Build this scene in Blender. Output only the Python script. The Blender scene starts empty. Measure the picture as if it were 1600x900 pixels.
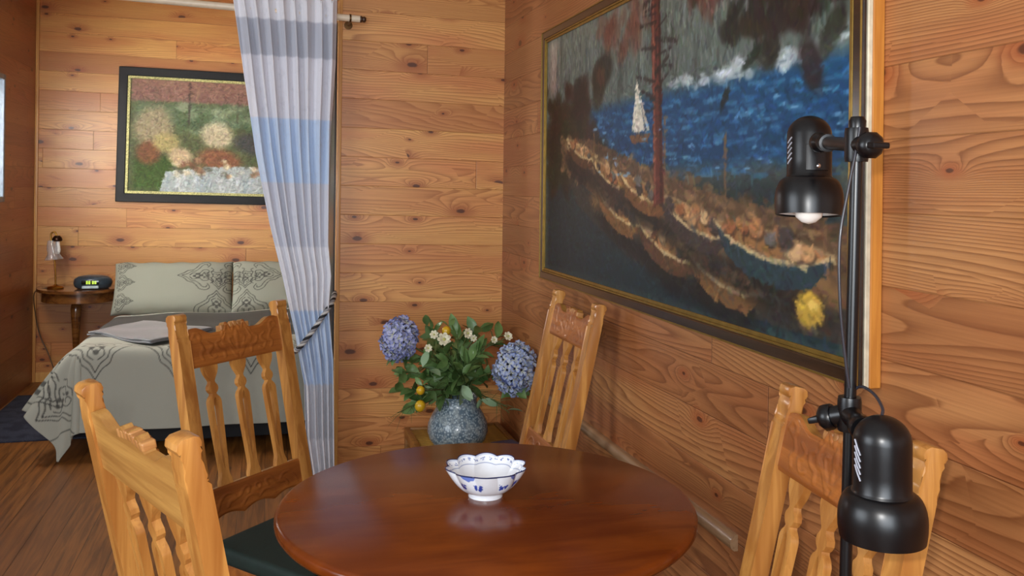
import bpy, bmesh, math, random
import numpy as np
from mathutils import Vector, Matrix

S = bpy.context.scene
COL = S.collection
PI = math.pi
def D(a): return math.radians(a)

# ------------------------------------------------------------------ camera
F_PX, YAW, ROLL, HORIZON, EYE = 1415.0, 15.06, 0.68, 292.6, 1.44
cam_d = bpy.data.cameras.new('camera'); cam = bpy.data.objects.new('camera', cam_d); COL.objects.link(cam)
cam_d.sensor_width = 36; cam_d.lens = 36 * F_PX / 1600; cam_d.clip_start = .02
cam_d.shift_y = -(450 - HORIZON) / 1600
_f = Vector((math.sin(D(YAW)), math.cos(D(YAW)), 0)); _r = Vector((math.cos(D(YAW)), -math.sin(D(YAW)), 0)); _u = Vector((0, 0, 1))
_c, _s = math.cos(D(ROLL)), math.sin(D(ROLL))
R2 = _r * _c + _u * _s; U2 = -_r * _s + _u * _c
M = Matrix((R2, U2, -_f)).transposed().to_4x4(); M.translation = Vector((0, 0, EYE))
cam.matrix_world = M
S.camera = cam

# ------------------------------------------------------------------ exposure, world, lights
S.view_settings.view_transform = 'Standard'; S.view_settings.look = 'None'
S.view_settings.exposure = 0.6; S.view_settings.gamma = 1; S.view_settings.use_curve_mapping = False
w = bpy.data.worlds.new('world'); S.world = w; w.use_nodes = True
w.node_tree.nodes['Background'].inputs[0].default_value = (.62, .74, .86, 1)
w.node_tree.nodes['Background'].inputs[1].default_value = .8

def area(name, loc, target, sx, sy, power, color):
    l = bpy.data.lights.new(name, 'AREA'); l.shape = 'RECTANGLE'; l.size = sx; l.size_y = sy
    l.energy = power; l.color = color
    o = bpy.data.objects.new(name, l); COL.objects.link(o); o.location = loc
    o.rotation_euler = (Vector(target) - Vector(loc)).to_track_quat('-Z', 'Y').to_euler()
    return o
area('daylight_rear_window', (-.7, -1.72, 1.5), (-.2, 2, 1.1), 1.9, 1.5, 60, (.84, .92, 1))
area('daylight_side_window', (-2.5, 1.2, 1.6), (1.1, 1.9, 1.1), 1.6, 1.3, 34, (.86, .93, 1))
area('daylight_bedroom_window', (-1.68, 5.62, 1.71), (.4, 6.6, 1.0), .92, .72, 40, (1, .97, .92))
area('camera_flash', (-.075, -.02, EYE + .075), (.45, 2, EYE - .25), .05, .03, 11, (1, .98, .95))

# ------------------------------------------------------------------ helpers: nodes
def lin(c):
    return tuple((x / 12.92 if x <= .04045 else ((x + .055) / 1.055) ** 2.4) for x in c)
def rgb(r, g, b): return lin((r / 255, g / 255, b / 255)) + (1,)

class NB:
    def __init__(s, name):
        s.m = bpy.data.materials.new(name); s.m.use_nodes = True
        s.t = s.m.node_tree; s.b = s.t.nodes['Principled BSDF']
    def n(s, typ, **kw):
        x = s.t.nodes.new(typ)
        for k, v in kw.items(): setattr(x, k, v)
        return x
    def put(s, inp, v):
        if isinstance(v, bpy.types.NodeSocket): s.t.links.new(v, inp)
        else: inp.default_value = v
    def m2(s, op, a, b=0.0, c=None, clamp=False):
        x = s.n('ShaderNodeMath', operation=op, use_clamp=clamp)
        s.put(x.inputs[0], a); s.put(x.inputs[1], b)
        if c is not None: s.put(x.inputs[2], c)
        return x.outputs[0]
    def v2(s, op, a, b=(0, 0, 0), out=0):
        x = s.n('ShaderNodeVectorMath', operation=op); s.put(x.inputs[0], a); s.put(x.inputs[1], b)
        return x.outputs['Value'] if op in ('LENGTH', 'DOT_PRODUCT') else x.outputs[0]
    def xyz(s, a, b, c):
        x = s.n('ShaderNodeCombineXYZ'); s.put(x.inputs[0], a); s.put(x.inputs[1], b); s.put(x.inputs[2], c); return x.outputs[0]
    def sep(s, v):
        x = s.n('ShaderNodeSeparateXYZ'); s.put(x.inputs[0], v); return x.outputs
    def obj(s): return s.n('ShaderNodeTexCoord').outputs['Object']
    def noise(s, v, scale=1, detail=2, rough=.5, dist=0):
        x = s.n('ShaderNodeTexNoise'); s.put(x.inputs['Vector'], v); x.inputs['Scale'].default_value = scale
        x.inputs['Detail'].default_value = detail; x.inputs['Roughness'].default_value = rough; x.inputs['Distortion'].default_value = dist
        return x.outputs['Fac']
    def vor(s, v, scale=1, rand=1, feature='F1'):
        x = s.n('ShaderNodeTexVoronoi', feature=feature); s.put(x.inputs['Vector'], v); x.inputs['Scale'].default_value = scale
        x.inputs['Randomness'].default_value = rand
        return x.outputs
    def white(s, v):
        x = s.n('ShaderNodeTexWhiteNoise'); s.put(x.inputs['Vector'], v); return x.outputs
    def ramp(s, f, pts, interp='LINEAR'):
        x = s.n('ShaderNodeValToRGB'); s.put(x.inputs[0], f); cr = x.color_ramp; cr.interpolation = interp
        while len(cr.elements) > 1: cr.elements.remove(cr.elements[-1])
        cr.elements[0].position = pts[0][0]; cr.elements[0].color = pts[0][1]
        for p, c in pts[1:]:
            e = cr.elements.new(p); e.color = c
        return x.outputs[0]
    def mix(s, f, a, b, blend='MIX'):
        x = s.n('ShaderNodeMix', data_type='RGBA', blend_type=blend)
        s.put(x.inputs[0], f); s.put(x.inputs[6], a); s.put(x.inputs[7], b); return x.outputs[2]
    def sm(s, v, a, b):
        x = s.n('ShaderNodeMapRange', interpolation_type='SMOOTHSTEP'); s.put(x.inputs[0], v)
        x.inputs[1].default_value = a; x.inputs[2].default_value = b; return x.outputs[0]
    def bump(s, h, strength=.3, dist=.002):
        x = s.n('ShaderNodeBump'); x.inputs['Strength'].default_value = strength; x.inputs['Distance'].default_value = dist
        s.put(x.inputs['Height'], h); s.t.links.new(x.outputs[0], s.b.inputs['Normal'])
    def done(s, color=None, rough=.5, metal=0, coat=0, coat_rough=.1, **kw):
        if color is not None: s.put(s.b.inputs['Base Color'], color)
        s.put(s.b.inputs['Roughness'], rough); s.b.inputs['Metallic'].default_value = metal
        s.b.inputs['Coat Weight'].default_value = coat; s.b.inputs['Coat Roughness'].default_value = coat_rough
        for k, v in kw.items(): s.put(s.b.inputs[k], v)
        return s.m

def pine(name, axis, tilt, light, dark, red, knots=.5, seed=0.0, rough=.38, pale=0.0, off=0.0, ring_amt=.55, coat=.15, seam_amt=1.0):
    """horizontal pine boards 14 cm wide; axis = world axis they run along"""
    q = NB(name); o = q.sep(q.obj())
    al = o[axis]; up = q.m2('ADD', q.m2('MULTIPLY_ADD', al, -tilt, o[2]), off)
    row = q.m2('DIVIDE', up, .14); idx = q.m2('FLOOR', row); fr = q.m2('FRACT', row)
    w1 = q.white(q.xyz(idx, seed, 1.7)); wr = q.sep(w1[1])
    # butt joints
    ja = q.m2('DIVIDE', q.m2('MULTIPLY_ADD', wr[0], 7.3, al), 2.3); jidx = q.m2('FLOOR', ja); jfr = q.m2('FRACT', ja)
    w2 = q.sep(q.white(q.xyz(idx, jidx, seed + 3.1))[1])
    al2 = q.m2('MULTIPLY_ADD', w2[0], 13.0, al)
    wz = q.m2('MULTIPLY_ADD', idx, 3.7, seed)
    # knots
    kv = q.xyz(q.m2('MULTIPLY', al2, 2.6), q.m2('MULTIPLY', up, 7.14), wz)
    kv2 = q.xyz(q.m2('MULTIPLY', al2, 2.6), q.m2('MULTIPLY_ADD', up, 7.14, seed * 2), 0.0)
    vo = q.vor(kv2, 1, .75)
    pos = q.v2('SUBTRACT', kv2, vo['Position']); kc = q.sep(vo['Color'])
    wob = q.noise(q.xyz(q.m2('MULTIPLY', al, 30), q.m2('MULTIPLY', up, 30), wz), 1, 2)
    dv = q.v2('MULTIPLY', pos, (1 / 2.6 * .55, 1 / 7.14 * 1.15, 0))
    d = q.m2('ADD', q.v2('LENGTH', dv), q.m2('MULTIPLY_ADD', wob, .008, -.004))
    act = q.m2('LESS_THAN', kc[0], knots); size = q.m2('MULTIPLY_ADD', q.m2('POWER', kc[1], 1.6), .0125, .0045)
    dn = q.m2('DIVIDE', d, size)
    core = q.m2('MULTIPLY', q.sm(dn, 1.15, .65), act)
    halo = q.m2('MULTIPLY', q.sm(dn, 4.6, .9), act)
    bumpk = q.m2('MULTIPLY', q.m2('DIVIDE', 1.0, q.m2('MULTIPLY_ADD', q.m2('MULTIPLY', dn, dn), .16, 1.0)), act)
    # growth rings
    h = q.noise(q.xyz(q.m2('MULTIPLY', al2, .5), q.m2('MULTIPLY', up, 5.5), wz), 1, 1.2, .4)
    h = q.m2('MULTIPLY_ADD', up, q.m2('MULTIPLY_ADD', w2[1], 3.5, .6), h)
    h = q.m2('MULTIPLY_ADD', bumpk, .22, h)
    h = q.m2('MULTIPLY_ADD', q.noise(q.xyz(q.m2('MULTIPLY', al2, 9), q.m2('MULTIPLY', up, 60), wz), 1, 2), .006, h)
    ph = q.m2('FRACT', q.m2('MULTIPLY', h, q.m2('MULTIPLY_ADD', w2[2], 18, 22)))
    ring = q.m2('MULTIPLY', q.m2('POWER', ph, 2.2), q.sm(ph, 1.0, .9))
    streak = q.noise(q.xyz(q.m2('MULTIPLY', al2, 4), q.m2('MULTIPLY', up, 260), wz), 1, 3, .6)
    blot = q.noise(q.xyz(q.m2('MULTIPLY', al2, 1.4), q.m2('MULTIPLY', up, 9), wz), 1, 2)
    base = q.mix(q.sm(blot, .3, .72), light, red)
    base = q.mix(q.m2('MULTIPLY', wr[1], .75), base, q.mix(wr[2], red, dark))
    base = q.mix(q.m2('MULTIPLY', q.sm(wr[2], .55, 1.0), .4), base, light)
    c = q.mix(q.m2('MULTIPLY', ring, ring_amt), base, dark)
    c = q.mix(q.m2('MULTIPLY', q.m2('SUBTRACT', streak, .38), 1.0, clamp=True), c, dark)
    c = q.mix(q.m2('MULTIPLY', halo, .62), c, rgb(150, 74, 36))
    c = q.mix(q.m2('MULTIPLY', core, .88), c, rgb(72, 34, 18))
    seam = q.m2('MAXIMUM', q.sm(fr, .016, .003), q.sm(fr, .988, .998))
    js = q.m2('MAXIMUM', q.sm(jfr, .0012, .0003), q.sm(jfr, .9988, .9997))
    seam = q.m2('MAXIMUM', seam, js)
    c = q.mix(q.m2('MULTIPLY', seam, q.m2('MULTIPLY_ADD', wr[0], .5 * seam_amt, .12)), c, rgb(88, 46, 22))
    hgt = q.m2('MULTIPLY_ADD', seam, -1.0, q.m2('MULTIPLY', ring, -.05))
    crown = q.m2('MULTIPLY', q.m2('MULTIPLY', fr, q.m2('SUBTRACT', 1.0, fr)), .55)
    q.bump(q.m2('ADD', hgt, crown), .5, .004)
    return q.done(c, q.m2('MULTIPLY_ADD', streak, .12, rough - .05), coat=coat, coat_rough=.3)

def wood(name, light, dark, axis=2, scale=1.0, rough=.32, coat=.35, bumps=.08):
    q = NB(name); o = list(q.sep(q.obj())); info = q.n('ShaderNodeObjectInfo')
    off = q.m2('MULTIPLY', info.outputs['Random'], 9.0)
    s = [26 * scale] * 3; s[axis] = 1.7 * scale
    v = q.xyz(*[q.m2('MULTIPLY_ADD', o[i], s[i], off) for i in range(3)])
    a = q.noise(v, 1, 3, .55, .6)
    s2 = [150 * scale] * 3; s2[axis] = 5 * scale
    b = q.noise(q.xyz(*[q.m2('MULTIPLY', o[i], s2[i]) for i in range(3)]), 1, 2, .6)
    ring = q.m2('FRACT', q.m2('MULTIPLY', a, 7.0))
    c = q.mix(q.sm(a, .3, .7), light, dark)
    c = q.mix(q.m2('MULTIPLY', ring, .3), c, dark)
    c = q.mix(q.m2('MULTIPLY', q.sm(b, .5, .8), .55), c, dark)
    q.bump(b, bumps, .001)
    return q.done(c, rough, coat=coat, coat_rough=.18)

def flat(name, color, rough=.5, metal=0, coat=0, var=.12, vs=40, bumps=0, **kw):
    q = NB(name); n = q.noise(q.obj(), vs, 3)
    dk = tuple(x * (1 - var * 2) for x in color[:3]) + (1,)
    c = q.mix(q.sm(n, .3, .75), color, dk)
    if bumps: q.bump(n, bumps, .001)
    return q.done(c, rough, metal, coat, **kw)

def painted(name, rough=.5, coat=0, bumps=0, bs=60, coat_rough=.1, spec=.5):
    q = NB(name); a = q.n('ShaderNodeAttribute'); a.attribute_name = 'Col'
    n = q.noise(q.obj(), bs, 2)
    c = q.mix(q.m2('MULTIPLY', n, .12), a.outputs['Color'], (0, 0, 0, 1))
    if bumps: q.bump(n, bumps, .001)
    return q.done(c, rough, coat=coat, coat_rough=coat_rough, **{'Specular IOR Level': spec})

# ------------------------------------------------------------------ helpers: geometry
def link(name, me, mat=None, parent=None, smooth=None):
    o = bpy.data.objects.new(name, me); COL.objects.link(o)
    if mat: me.materials.append(mat)
    if parent: o.parent = parent
    if smooth is not None:
        me.polygons.foreach_set('use_smooth', [True] * len(me.polygons))
        if smooth < 180: me.set_sharp_from_angle(angle=D(smooth))
    return o
def from_bm(name, bm, mat, parent=None, smooth=35):
    bmesh.ops.recalc_face_normals(bm, faces=bm.faces)
    me = bpy.data.meshes.new(name); bm.to_mesh(me); bm.free()
    return link(name, me, mat, parent, smooth)
def empty(name, loc=(0, 0, 0), rz=0):
    o = bpy.data.objects.new(name, None); COL.objects.link(o); o.location = loc; o.rotation_euler = (0, 0, rz)
    o.empty_display_size = .1
    return o
def tag(o, label, cat, group=None):
    o['label'] = label; o['category'] = cat
    if group: o['group'] = group
    return o
def structure(o): o['kind'] = 'structure'; return o
def bev(bm, w, seg=2, geom=None):
    bmesh.ops.bevel(bm, geom=geom or bm.edges[:], offset=w, segments=seg, affect='EDGES', profile=.6)
def add_box(bm, x0, x1, y0, y1, z0, z1, b=0, seg=2):
    t = bmesh.new(); bmesh.ops.create_cube(t, size=1)
    for v in t.verts: v.co = Vector(((x0 + x1) / 2 + v.co.x * (x1 - x0), (y0 + y1) / 2 + v.co.y * (y1 - y0), (z0 + z1) / 2 + v.co.z * (z1 - z0)))
    if b: bev(t, b, seg)
    merge(bm, t)
def merge(bm, t, mat=None):
    if mat is not None: bmesh.ops.transform(t, matrix=mat, verts=t.verts)
    me = bpy.data.meshes.new('tmp'); t.to_mesh(me); t.free(); bm.from_mesh(me); bpy.data.meshes.remove(me)
def add_lathe(bm, prof, seg=32, mat=None, cap=True):
    t = bmesh.new(); rings = []
    for r, z in prof:
        if r < 1e-5: rings.append([t.verts.new((0, 0, z))])
        else: rings.append([t.verts.new((r * math.cos(2 * PI * i / seg), r * math.sin(2 * PI * i / seg), z)) for i in range(seg)])
    for a, b in zip(rings, rings[1:]):
        for i in range(seg):
            j = (i + 1) % seg
            if len(a) == 1 and len(b) == 1: continue
            if len(a) == 1: t.faces.new((a[0], b[i], b[j]))
            elif len(b) == 1: t.faces.new((a[i], a[j], b[0]))
            else: t.faces.new((a[i], a[j], b[j], b[i]))
    if cap:
        for r in (rings[0], rings[-1]):
            if len(r) > 1: t.faces.new(r)
    merge(bm, t, mat)
def align(p, q):
    """matrix taking +Z at origin to direction q-p at p"""
    p, q = Vector(p), Vector(q); m = (q - p).to_track_quat('Z', 'Y').to_matrix().to_4x4(); m.translation = p; return m
def add_tube(bm, pts, rad, seg=10, cap=True):
    pts = [Vector(p) for p in pts]; n = len(pts)
    rad = rad if isinstance(rad, (list, tuple)) else [rad] * n
    t = bmesh.new(); rings = []; up = None
    for i, p in enumerate(pts):
        d = (pts[min(i + 1, n - 1)] - pts[max(i - 1, 0)]).normalized()
        if up is None: up = d.orthogonal().normalized()
        up = (up - d * up.dot(d)).normalized(); sd = d.cross(up)
        rings.append([t.verts.new(p + (up * math.cos(2 * PI * k / seg) + sd * math.sin(2 * PI * k / seg)) * rad[i]) for k in range(seg)])
    for a, b in zip(rings, rings[1:]):
        for k in range(seg): t.faces.new((a[k], a[(k + 1) % seg], b[(k + 1) % seg], b[k]))
    if cap: t.faces.new(rings[0]); t.faces.new(rings[-1])
    merge(bm, t)
def spline(ctrl, n=8):
    P = [Vector(c) for c in ctrl]; P = [P[0] * 2 - P[1]] + P + [P[-1] * 2 - P[-2]]; out = []
    for i in range(1, len(P) - 2):
        for k in range(n):
            t = k / n; a, b, c, d = P[i - 1:i + 3]
            out.append(.5 * ((2 * b) + (c - a) * t + (2 * a - 5 * b + 4 * c - d) * t * t + (3 * b - a - 3 * c + d) * t ** 3))
    out.append(P[-2]); return out
def add_prism(bm, poly, x0, x1, f=lambda x, a, b: (x, a, b), b=0, seg=2):
    """poly in (a,b) extruded along x between x0 and x1; f maps (x,a,b) to a point"""
    t = bmesh.new()
    A = [t.verts.new(f(x0, *p)) for p in poly]; B = [t.verts.new(f(x1, *p)) for p in poly]
    n = len(poly); fa = t.faces.new(A); fb = t.faces.new(B)
    for i in range(n): t.faces.new((A[i], A[(i + 1) % n], B[(i + 1) % n], B[i]))
    if b: bev(t, b, seg, geom=list(set(fa.edges) | set(fb.edges)))
    merge(bm, t)
def grid_mesh(name, P, colors=None, wrap=False):
    """P: (rows, cols, 3) array"""
    r, c, _ = P.shape; me = bpy.data.meshes.new(name); me.vertices.add(r * c); me.vertices.foreach_set('co', P.reshape(-1).astype(np.float32))
    i = np.arange(r - 1)[:, None]; cc = c if wrap else c - 1; j = np.arange(cc)[None, :]; j2 = (j + 1) % c
    q = np.stack([i * c + j, i * c + j2, (i + 1) * c + j2, (i + 1) * c + j], -1).reshape(-1, 4)
    me.loops.add(q.size); me.loops.foreach_set('vertex_index', q.reshape(-1).astype(np.int32)); me.polygons.add(len(q))
    me.polygons.foreach_set('loop_start', np.arange(0, q.size, 4, dtype=np.int32)); me.polygons.foreach_set('loop_total', np.full(len(q), 4, dtype=np.int32))
    me.update(calc_edges=True); me.validate()
    if colors is not None: set_col(me, colors)
    return me
def set_col(me, colors):
    a = me.color_attributes.new('Col', 'FLOAT_COLOR', 'POINT'); c = colors.reshape(-1, 3)
    c = np.clip(c, 0, 1); l = np.where(c <= .04045, c / 12.92, ((c + .055) / 1.055) ** 2.4)
    a.data.foreach_set('color', np.concatenate([l, np.ones((len(l), 1))], 1).reshape(-1).astype(np.float32))

# ------------------------------------------------------------------ helpers: painting surfaces as colour fields
class Canvas:
    def __init__(s, w, h, col=(128, 128, 128)):
        s.w, s.h = w, h; s.a = np.ones((h, w, 3)) * np.array(col) / 255.
        s.Y, s.X = np.mgrid[0:h, 0:w].astype(float)
    def blend(s, m, col):
        s.a = s.a * (1 - m[..., None]) + m[..., None] * np.array(col) / 255.
    def grad(s, x0, x1, y0, y1, c0, c1, soft=6):
        m = np.clip((s.X - x0) / soft, 0, 1) * np.clip((x1 - s.X) / soft, 0, 1) * np.clip((s.Y - y0) / soft, 0, 1) * np.clip((y1 - s.Y) / soft, 0, 1)
        t = np.clip((s.Y - y0) / max(1, y1 - y0), 0, 1)[..., None]
        c = np.array(c0) / 255. * (1 - t) + np.array(c1) / 255. * t
        s.a = s.a * (1 - m[..., None]) + m[..., None] * c
    def ell(s, x, y, rx, ry, col, ang=0, soft=.25, al=1):
        dx, dy = s.X - x, s.Y - y; c, n = math.cos(ang), math.sin(ang)
        d = np.hypot((dx * c + dy * n) / rx, (-dx * n + dy * c) / ry)
        s.blend(np.clip((1 + soft / 2 - d) / soft, 0, 1) * al, col)
    def poly(s, pts, col, soft=2, al=1):
        ins = np.zeros((s.h, s.w), bool); n = len(pts)
        for i in range(n):
            x0, y0 = pts[i]; x1, y1 = pts[(i + 1) % n]
            if y0 == y1: continue
            cnd = ((s.Y >= y0) != (s.Y >= y1)) & (s.X < (x1 - x0) * (s.Y - y0) / (y1 - y0) + x0); ins ^= cnd
        s.blend(ins.astype(float) * al, col)
    def line(s, pts, wd, col, al=1, w1=None):
        n = len(pts) - 1
        for i in range(n):
            (x0, y0), (x1, y1) = pts[i][:2], pts[i + 1][:2]; r = wd if w1 is None else wd + (w1 - wd) * i / max(1, n - 1)
            xa, xb = int(max(0, min(x0, x1) - r - 2)), int(min(s.w, max(x0, x1) + r + 3)); ya, yb = int(max(0, min(y0, y1) - r - 2)), int(min(s.h, max(y0, y1) + r + 3))
            if xa >= xb or ya >= yb: continue
            X, Y = s.X[ya:yb, xa:xb], s.Y[ya:yb, xa:xb]; dx, dy = x1 - x0, y1 - y0; L = dx * dx + dy * dy + 1e-9
            t = np.clip(((X - x0) * dx + (Y - y0) * dy) / L, 0, 1); d = np.hypot(X - x0 - t * dx, Y - y0 - t * dy)
            m = (np.clip(r - d + .5, 0, 1) * al)[..., None]; s.a[ya:yb, xa:xb] = s.a[ya:yb, xa:xb] * (1 - m) + m * np.array(col) / 255.
    def dabs(s, n, L, wd, jit, rng, angf=None, box=None):
        src = s.a.copy()
        for _ in range(n):
            x, y = rng.uniform(0, s.w - 1), rng.uniform(0, s.h - 1)
            if box: x, y = rng.uniform(box[0], box[1]), rng.uniform(box[2], box[3])
            c = src[int(min(y, s.h - 1)), int(min(x, s.w - 1))] * 255 * rng.uniform(1 - jit, 1 + jit) + np.array([rng.uniform(-1, 1) for _ in range(3)]) * 30 * jit
            a = angf(x, y) if angf else rng.uniform(0, PI); l = L * rng.uniform(.5, 1.3)
            s.line([(x - l * math.cos(a), y - l * math.sin(a)), (x + l * math.cos(a), y + l * math.sin(a))], wd * rng.uniform(.6, 1.2), np.clip(c, 0, 255), .8)
    def curve(s, pts, wd, col, al=1):
        s.line([(p.x, p.y) for p in spline([(a, b, 0) for a, b in pts], 6)], wd, col, al)
    def sample(s, u, v):
        x = np.clip(u * (s.w - 1), 0, s.w - 1.001); y = np.clip(v * (s.h - 1), 0, s.h - 1.001)
        xi, yi = x.astype(int), y.astype(int); fx, fy = (x - xi)[..., None], (y - yi)[..., None]
        A = s.a
        return (A[yi, xi] * (1 - fx) + A[yi, xi + 1] * fx) * (1 - fy) + (A[yi + 1, xi] * (1 - fx) + A[yi + 1, xi + 1] * fx) * fy

# ------------------------------------------------------------------ materials
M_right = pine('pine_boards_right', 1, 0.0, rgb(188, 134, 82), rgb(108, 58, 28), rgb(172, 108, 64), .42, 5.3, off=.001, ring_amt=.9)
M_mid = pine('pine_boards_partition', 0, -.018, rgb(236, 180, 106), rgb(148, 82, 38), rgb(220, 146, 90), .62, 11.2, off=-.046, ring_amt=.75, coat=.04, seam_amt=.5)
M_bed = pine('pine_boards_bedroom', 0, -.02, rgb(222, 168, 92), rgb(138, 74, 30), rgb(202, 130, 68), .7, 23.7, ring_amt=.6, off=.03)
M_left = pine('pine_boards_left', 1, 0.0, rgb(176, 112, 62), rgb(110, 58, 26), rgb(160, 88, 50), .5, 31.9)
M_bounce = flat('cream_bounce_paint', rgb(214, 212, 206), .8, var=.02)  # cream picked for the unseen ceiling and walls to bounce neutral light
M_trim = wood('pine_trim', rgb(224, 172, 100), rgb(190, 128, 66), 2, .8, .45, .1)
M_rail = wood('greyish_rail', rgb(170, 140, 108), rgb(126, 92, 62), 1, .7, .3, .5)  # greyer wood than the boards behind it
M_oak = wood('honey_oak', rgb(206, 148, 76), rgb(158, 100, 44), 2, 1.0, .3, .4)
M_oakx = wood('carved_oak', rgb(176, 106, 44), rgb(128, 68, 24), 0, 1.0, .45, .06)
M_oakb = wood('plain_oak_board', rgb(190, 142, 74), rgb(146, 98, 44), 0, 1.0, .4, .2)
M_oakl = wood('pale_end_grain', rgb(192, 138, 80), rgb(156, 102, 54), 1, 1.0, .45, .1)
M_black = flat('black_lacquer', rgb(6, 6, 9), .33, 0, .08, coat_rough=.25, **{'Specular IOR Level': .4})
M_blackframe = flat('matt_black_frame', rgb(10, 10, 10), .6)
M_chrome = flat('chrome', rgb(205, 205, 210), .18, 1)
M_bronze = flat('old_bronze', rgb(96, 66, 34), .4, .8)
M_brass = flat('brass', rgb(190, 140, 60), .25, 1)
M_white = flat('white_enamel', rgb(235, 233, 228), .35, 0, .2, var=.03)

# floor boards
q = NB('floor_boards'); o = q.sep(q.obj())
row = q.m2('DIVIDE', o[0], .115); idx = q.m2('FLOOR', row); fr = q.m2('FRACT', row); wr = q.sep(q.white(q.xyz(idx, 2.0, 8.0))[1])
al = q.m2('MULTIPLY_ADD', wr[0], 9.0, o[1])
g = q.noise(q.xyz(q.m2('MULTIPLY', o[0], 40), q.m2('MULTIPLY', al, 2.5), idx), 1, 3, .6, .5)
c = q.mix(q.sm(g, .3, .7), rgb(158, 100, 42), rgb(98, 58, 22)); c = q.mix(q.m2('MULTIPLY', wr[1], .5), c, rgb(118, 70, 28))
kn = q.vor(q.xyz(q.m2('MULTIPLY', o[0], 8.7), q.m2('MULTIPLY', al, 2.2), 0.0), 1, .8); c = q.mix(q.m2('MULTIPLY', q.sm(kn['Distance'], .09, .03), .7), c, rgb(45, 22, 10))
seam = q.m2('MAXIMUM', q.sm(fr, .02, .004), q.sm(fr, .985, .997)); c = q.mix(q.m2('MULTIPLY', seam, .75), c, rgb(40, 20, 10))
q.bump(q.m2('MULTIPLY', seam, -1.0), .4, .003)
M_floor = q.done(c, .42, coat=.08, coat_rough=.25)

# ------------------------------------------------------------------ the room
WX, YC, YB, LX = 1.14, 4.41, 7.17, -1.62      # right wall, partition, bedroom rear wall, bedroom left wall
CEIL, LVX, BKY, PX = 2.92, -2.75, -1.9, .323
def slab(name, boxes, mat):
    bm = bmesh.new()
    for b in boxes: add_box(bm, *b)
    return structure(from_bm(name, bm, mat, smooth=None))
slab('floor', [(LVX - .1, WX + .1, BKY - .1, YB + .1, -.1, 0)], M_floor)
slab('ceiling', [(LVX - .1, WX + .1, BKY - .1, YB + .1, CEIL, CEIL + .1)], M_bounce)
slab('wall_right', [(WX, WX + .1, BKY, YB, 0, CEIL)], M_right)
slab('wall_partition', [(PX, WX, YC, YC + .07, 0, CEIL), (LVX, -1.52, YC, YC + .07, 0, CEIL), (-1.52, PX, YC, YC + .07, 2.33, CEIL)], M_mid)
slab('wall_back', [(LX - .1, WX, YB, YB + .1, 0, CEIL)], M_bed)
W0, W1, WZ0, WZ1 = 5.1, 6.33, 1.31, 2.11
slab('wall_left', [(LX - .1, LX, YC + .07, W0, 0, CEIL), (LX - .1, LX, W1, YB, 0, CEIL), (LX - .1, LX, W0, W1, 0, WZ0), (LX - .1, LX, W0, W1, WZ1, CEIL)], M_left)
SW0, SW1 = .3, 2.1
slab('wall_side', [(LVX - .1, LVX, BKY, SW0, 0, CEIL), (LVX - .1, LVX, SW1, YC + .07, 0, CEIL), (LVX - .1, LVX, SW0, SW1, 0, .85), (LVX - .1, LVX, SW0, SW1, 2.2, CEIL)], M_bounce)
slab('wall_rear', [(LVX, -1.8, BKY - .1, BKY, 0, CEIL), (.4, WX, BKY - .1, BKY, 0, CEIL), (-1.8, .4, BKY - .1, BKY, 0, .7), (-1.8, .4, BKY - .1, BKY, 2.25, CEIL)], M_bounce)

M_glass = NB('window_glass').done((1, 1, 1, 1), .02, **{'Transmission Weight': 1.0, 'IOR': 1.1})
M_wframe = flat('grey_blue_window_paint', rgb(96, 108, 122), .4, 0, .2)
def window(name, axis, p, a0, a1, z0, z1, mat, out):
    bm = bmesh.new(); t = .035
    def bx(u0, u1, v0, v1, d0, d1):
        if axis == 'x': add_box(bm, p + d0, p + d1, u0, u1, v0, v1, .003, 1)
        else: add_box(bm, u0, u1, p + d0, p + d1, v0, v1, .003, 1)
    d0, d1 = sorted((-.02 * out, .05 * out))
    bx(a0, a0 + t, z0, z1, d0, d1); bx(a1 - t, a1, z0, z1, d0, d1); bx(a0 + t, a1 - t, z0, z0 + t, d0, d1); bx(a0 + t, a1 - t, z1 - t, z1, d0, d1)
    m = (a0 + a1) / 2; bx(m - .018, m + .018, z0 + t, z1 - t, d0 / 2, d1 / 2)
    f = structure(from_bm(name, bm, mat, smooth=None))
    bm = bmesh.new(); e0, e1 = sorted((.018 * out, .022 * out))
    for u0, u1 in ((a0 + t, m - .018), (m + .018, a1 - t)): bx(u0, u1, z0 + t, z1 - t, e0, e1)
    from_bm('window_pane', bm, M_glass, f, smooth=None)
window('window_1', 'x', LX, W0, W1, WZ0, WZ1, M_wframe, -1)
window('window_2', 'x', LVX, SW0, SW1, .85, 2.2, M_trim, -1)
window('window_3', 'y', BKY, -1.8, .4, .7, 2.25, M_trim, -1)

# trim: pale corner batten in the bedroom, edge of the partition, rail low on the right wall, skirting
bm = bmesh.new(); add_box(bm, LX, LX + .022, YB - .018, YB, 0, CEIL, .004); structure(from_bm('trim_1', bm, M_trim))
bm = bmesh.new(); add_box(bm, PX - .006, PX + .012, YC - .012, YC + .075, 0, 2.33, .003); structure(from_bm('trim_2', bm, M_trim))
bm = bmesh.new()
poly = [(0, -.02), (-.01, -.02), (-.018, -.014), (-.022, 0), (-.018, .012), (-.008, .02), (0, .02)]
t = bmesh.new(); A = [t.verts.new((WX + a, 2.03, .56 + b)) for a, b in poly]; B = [t.verts.new((WX + a, YC, .56 + b)) for a, b in poly]
t.faces.new(A); t.faces.new(B)
for i in range(len(poly)): t.faces.new((A[i], A[(i + 1) % 7], B[(i + 1) % 7], B[i]))
merge(bm, t); structure(from_bm('trim_3', bm, M_rail, smooth=50))
bm = bmesh.new(); add_box(bm, WX - .016, WX, BKY, YC, 0, .09, .004); structure(from_bm('baseboard_right', bm, M_trim))
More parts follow.
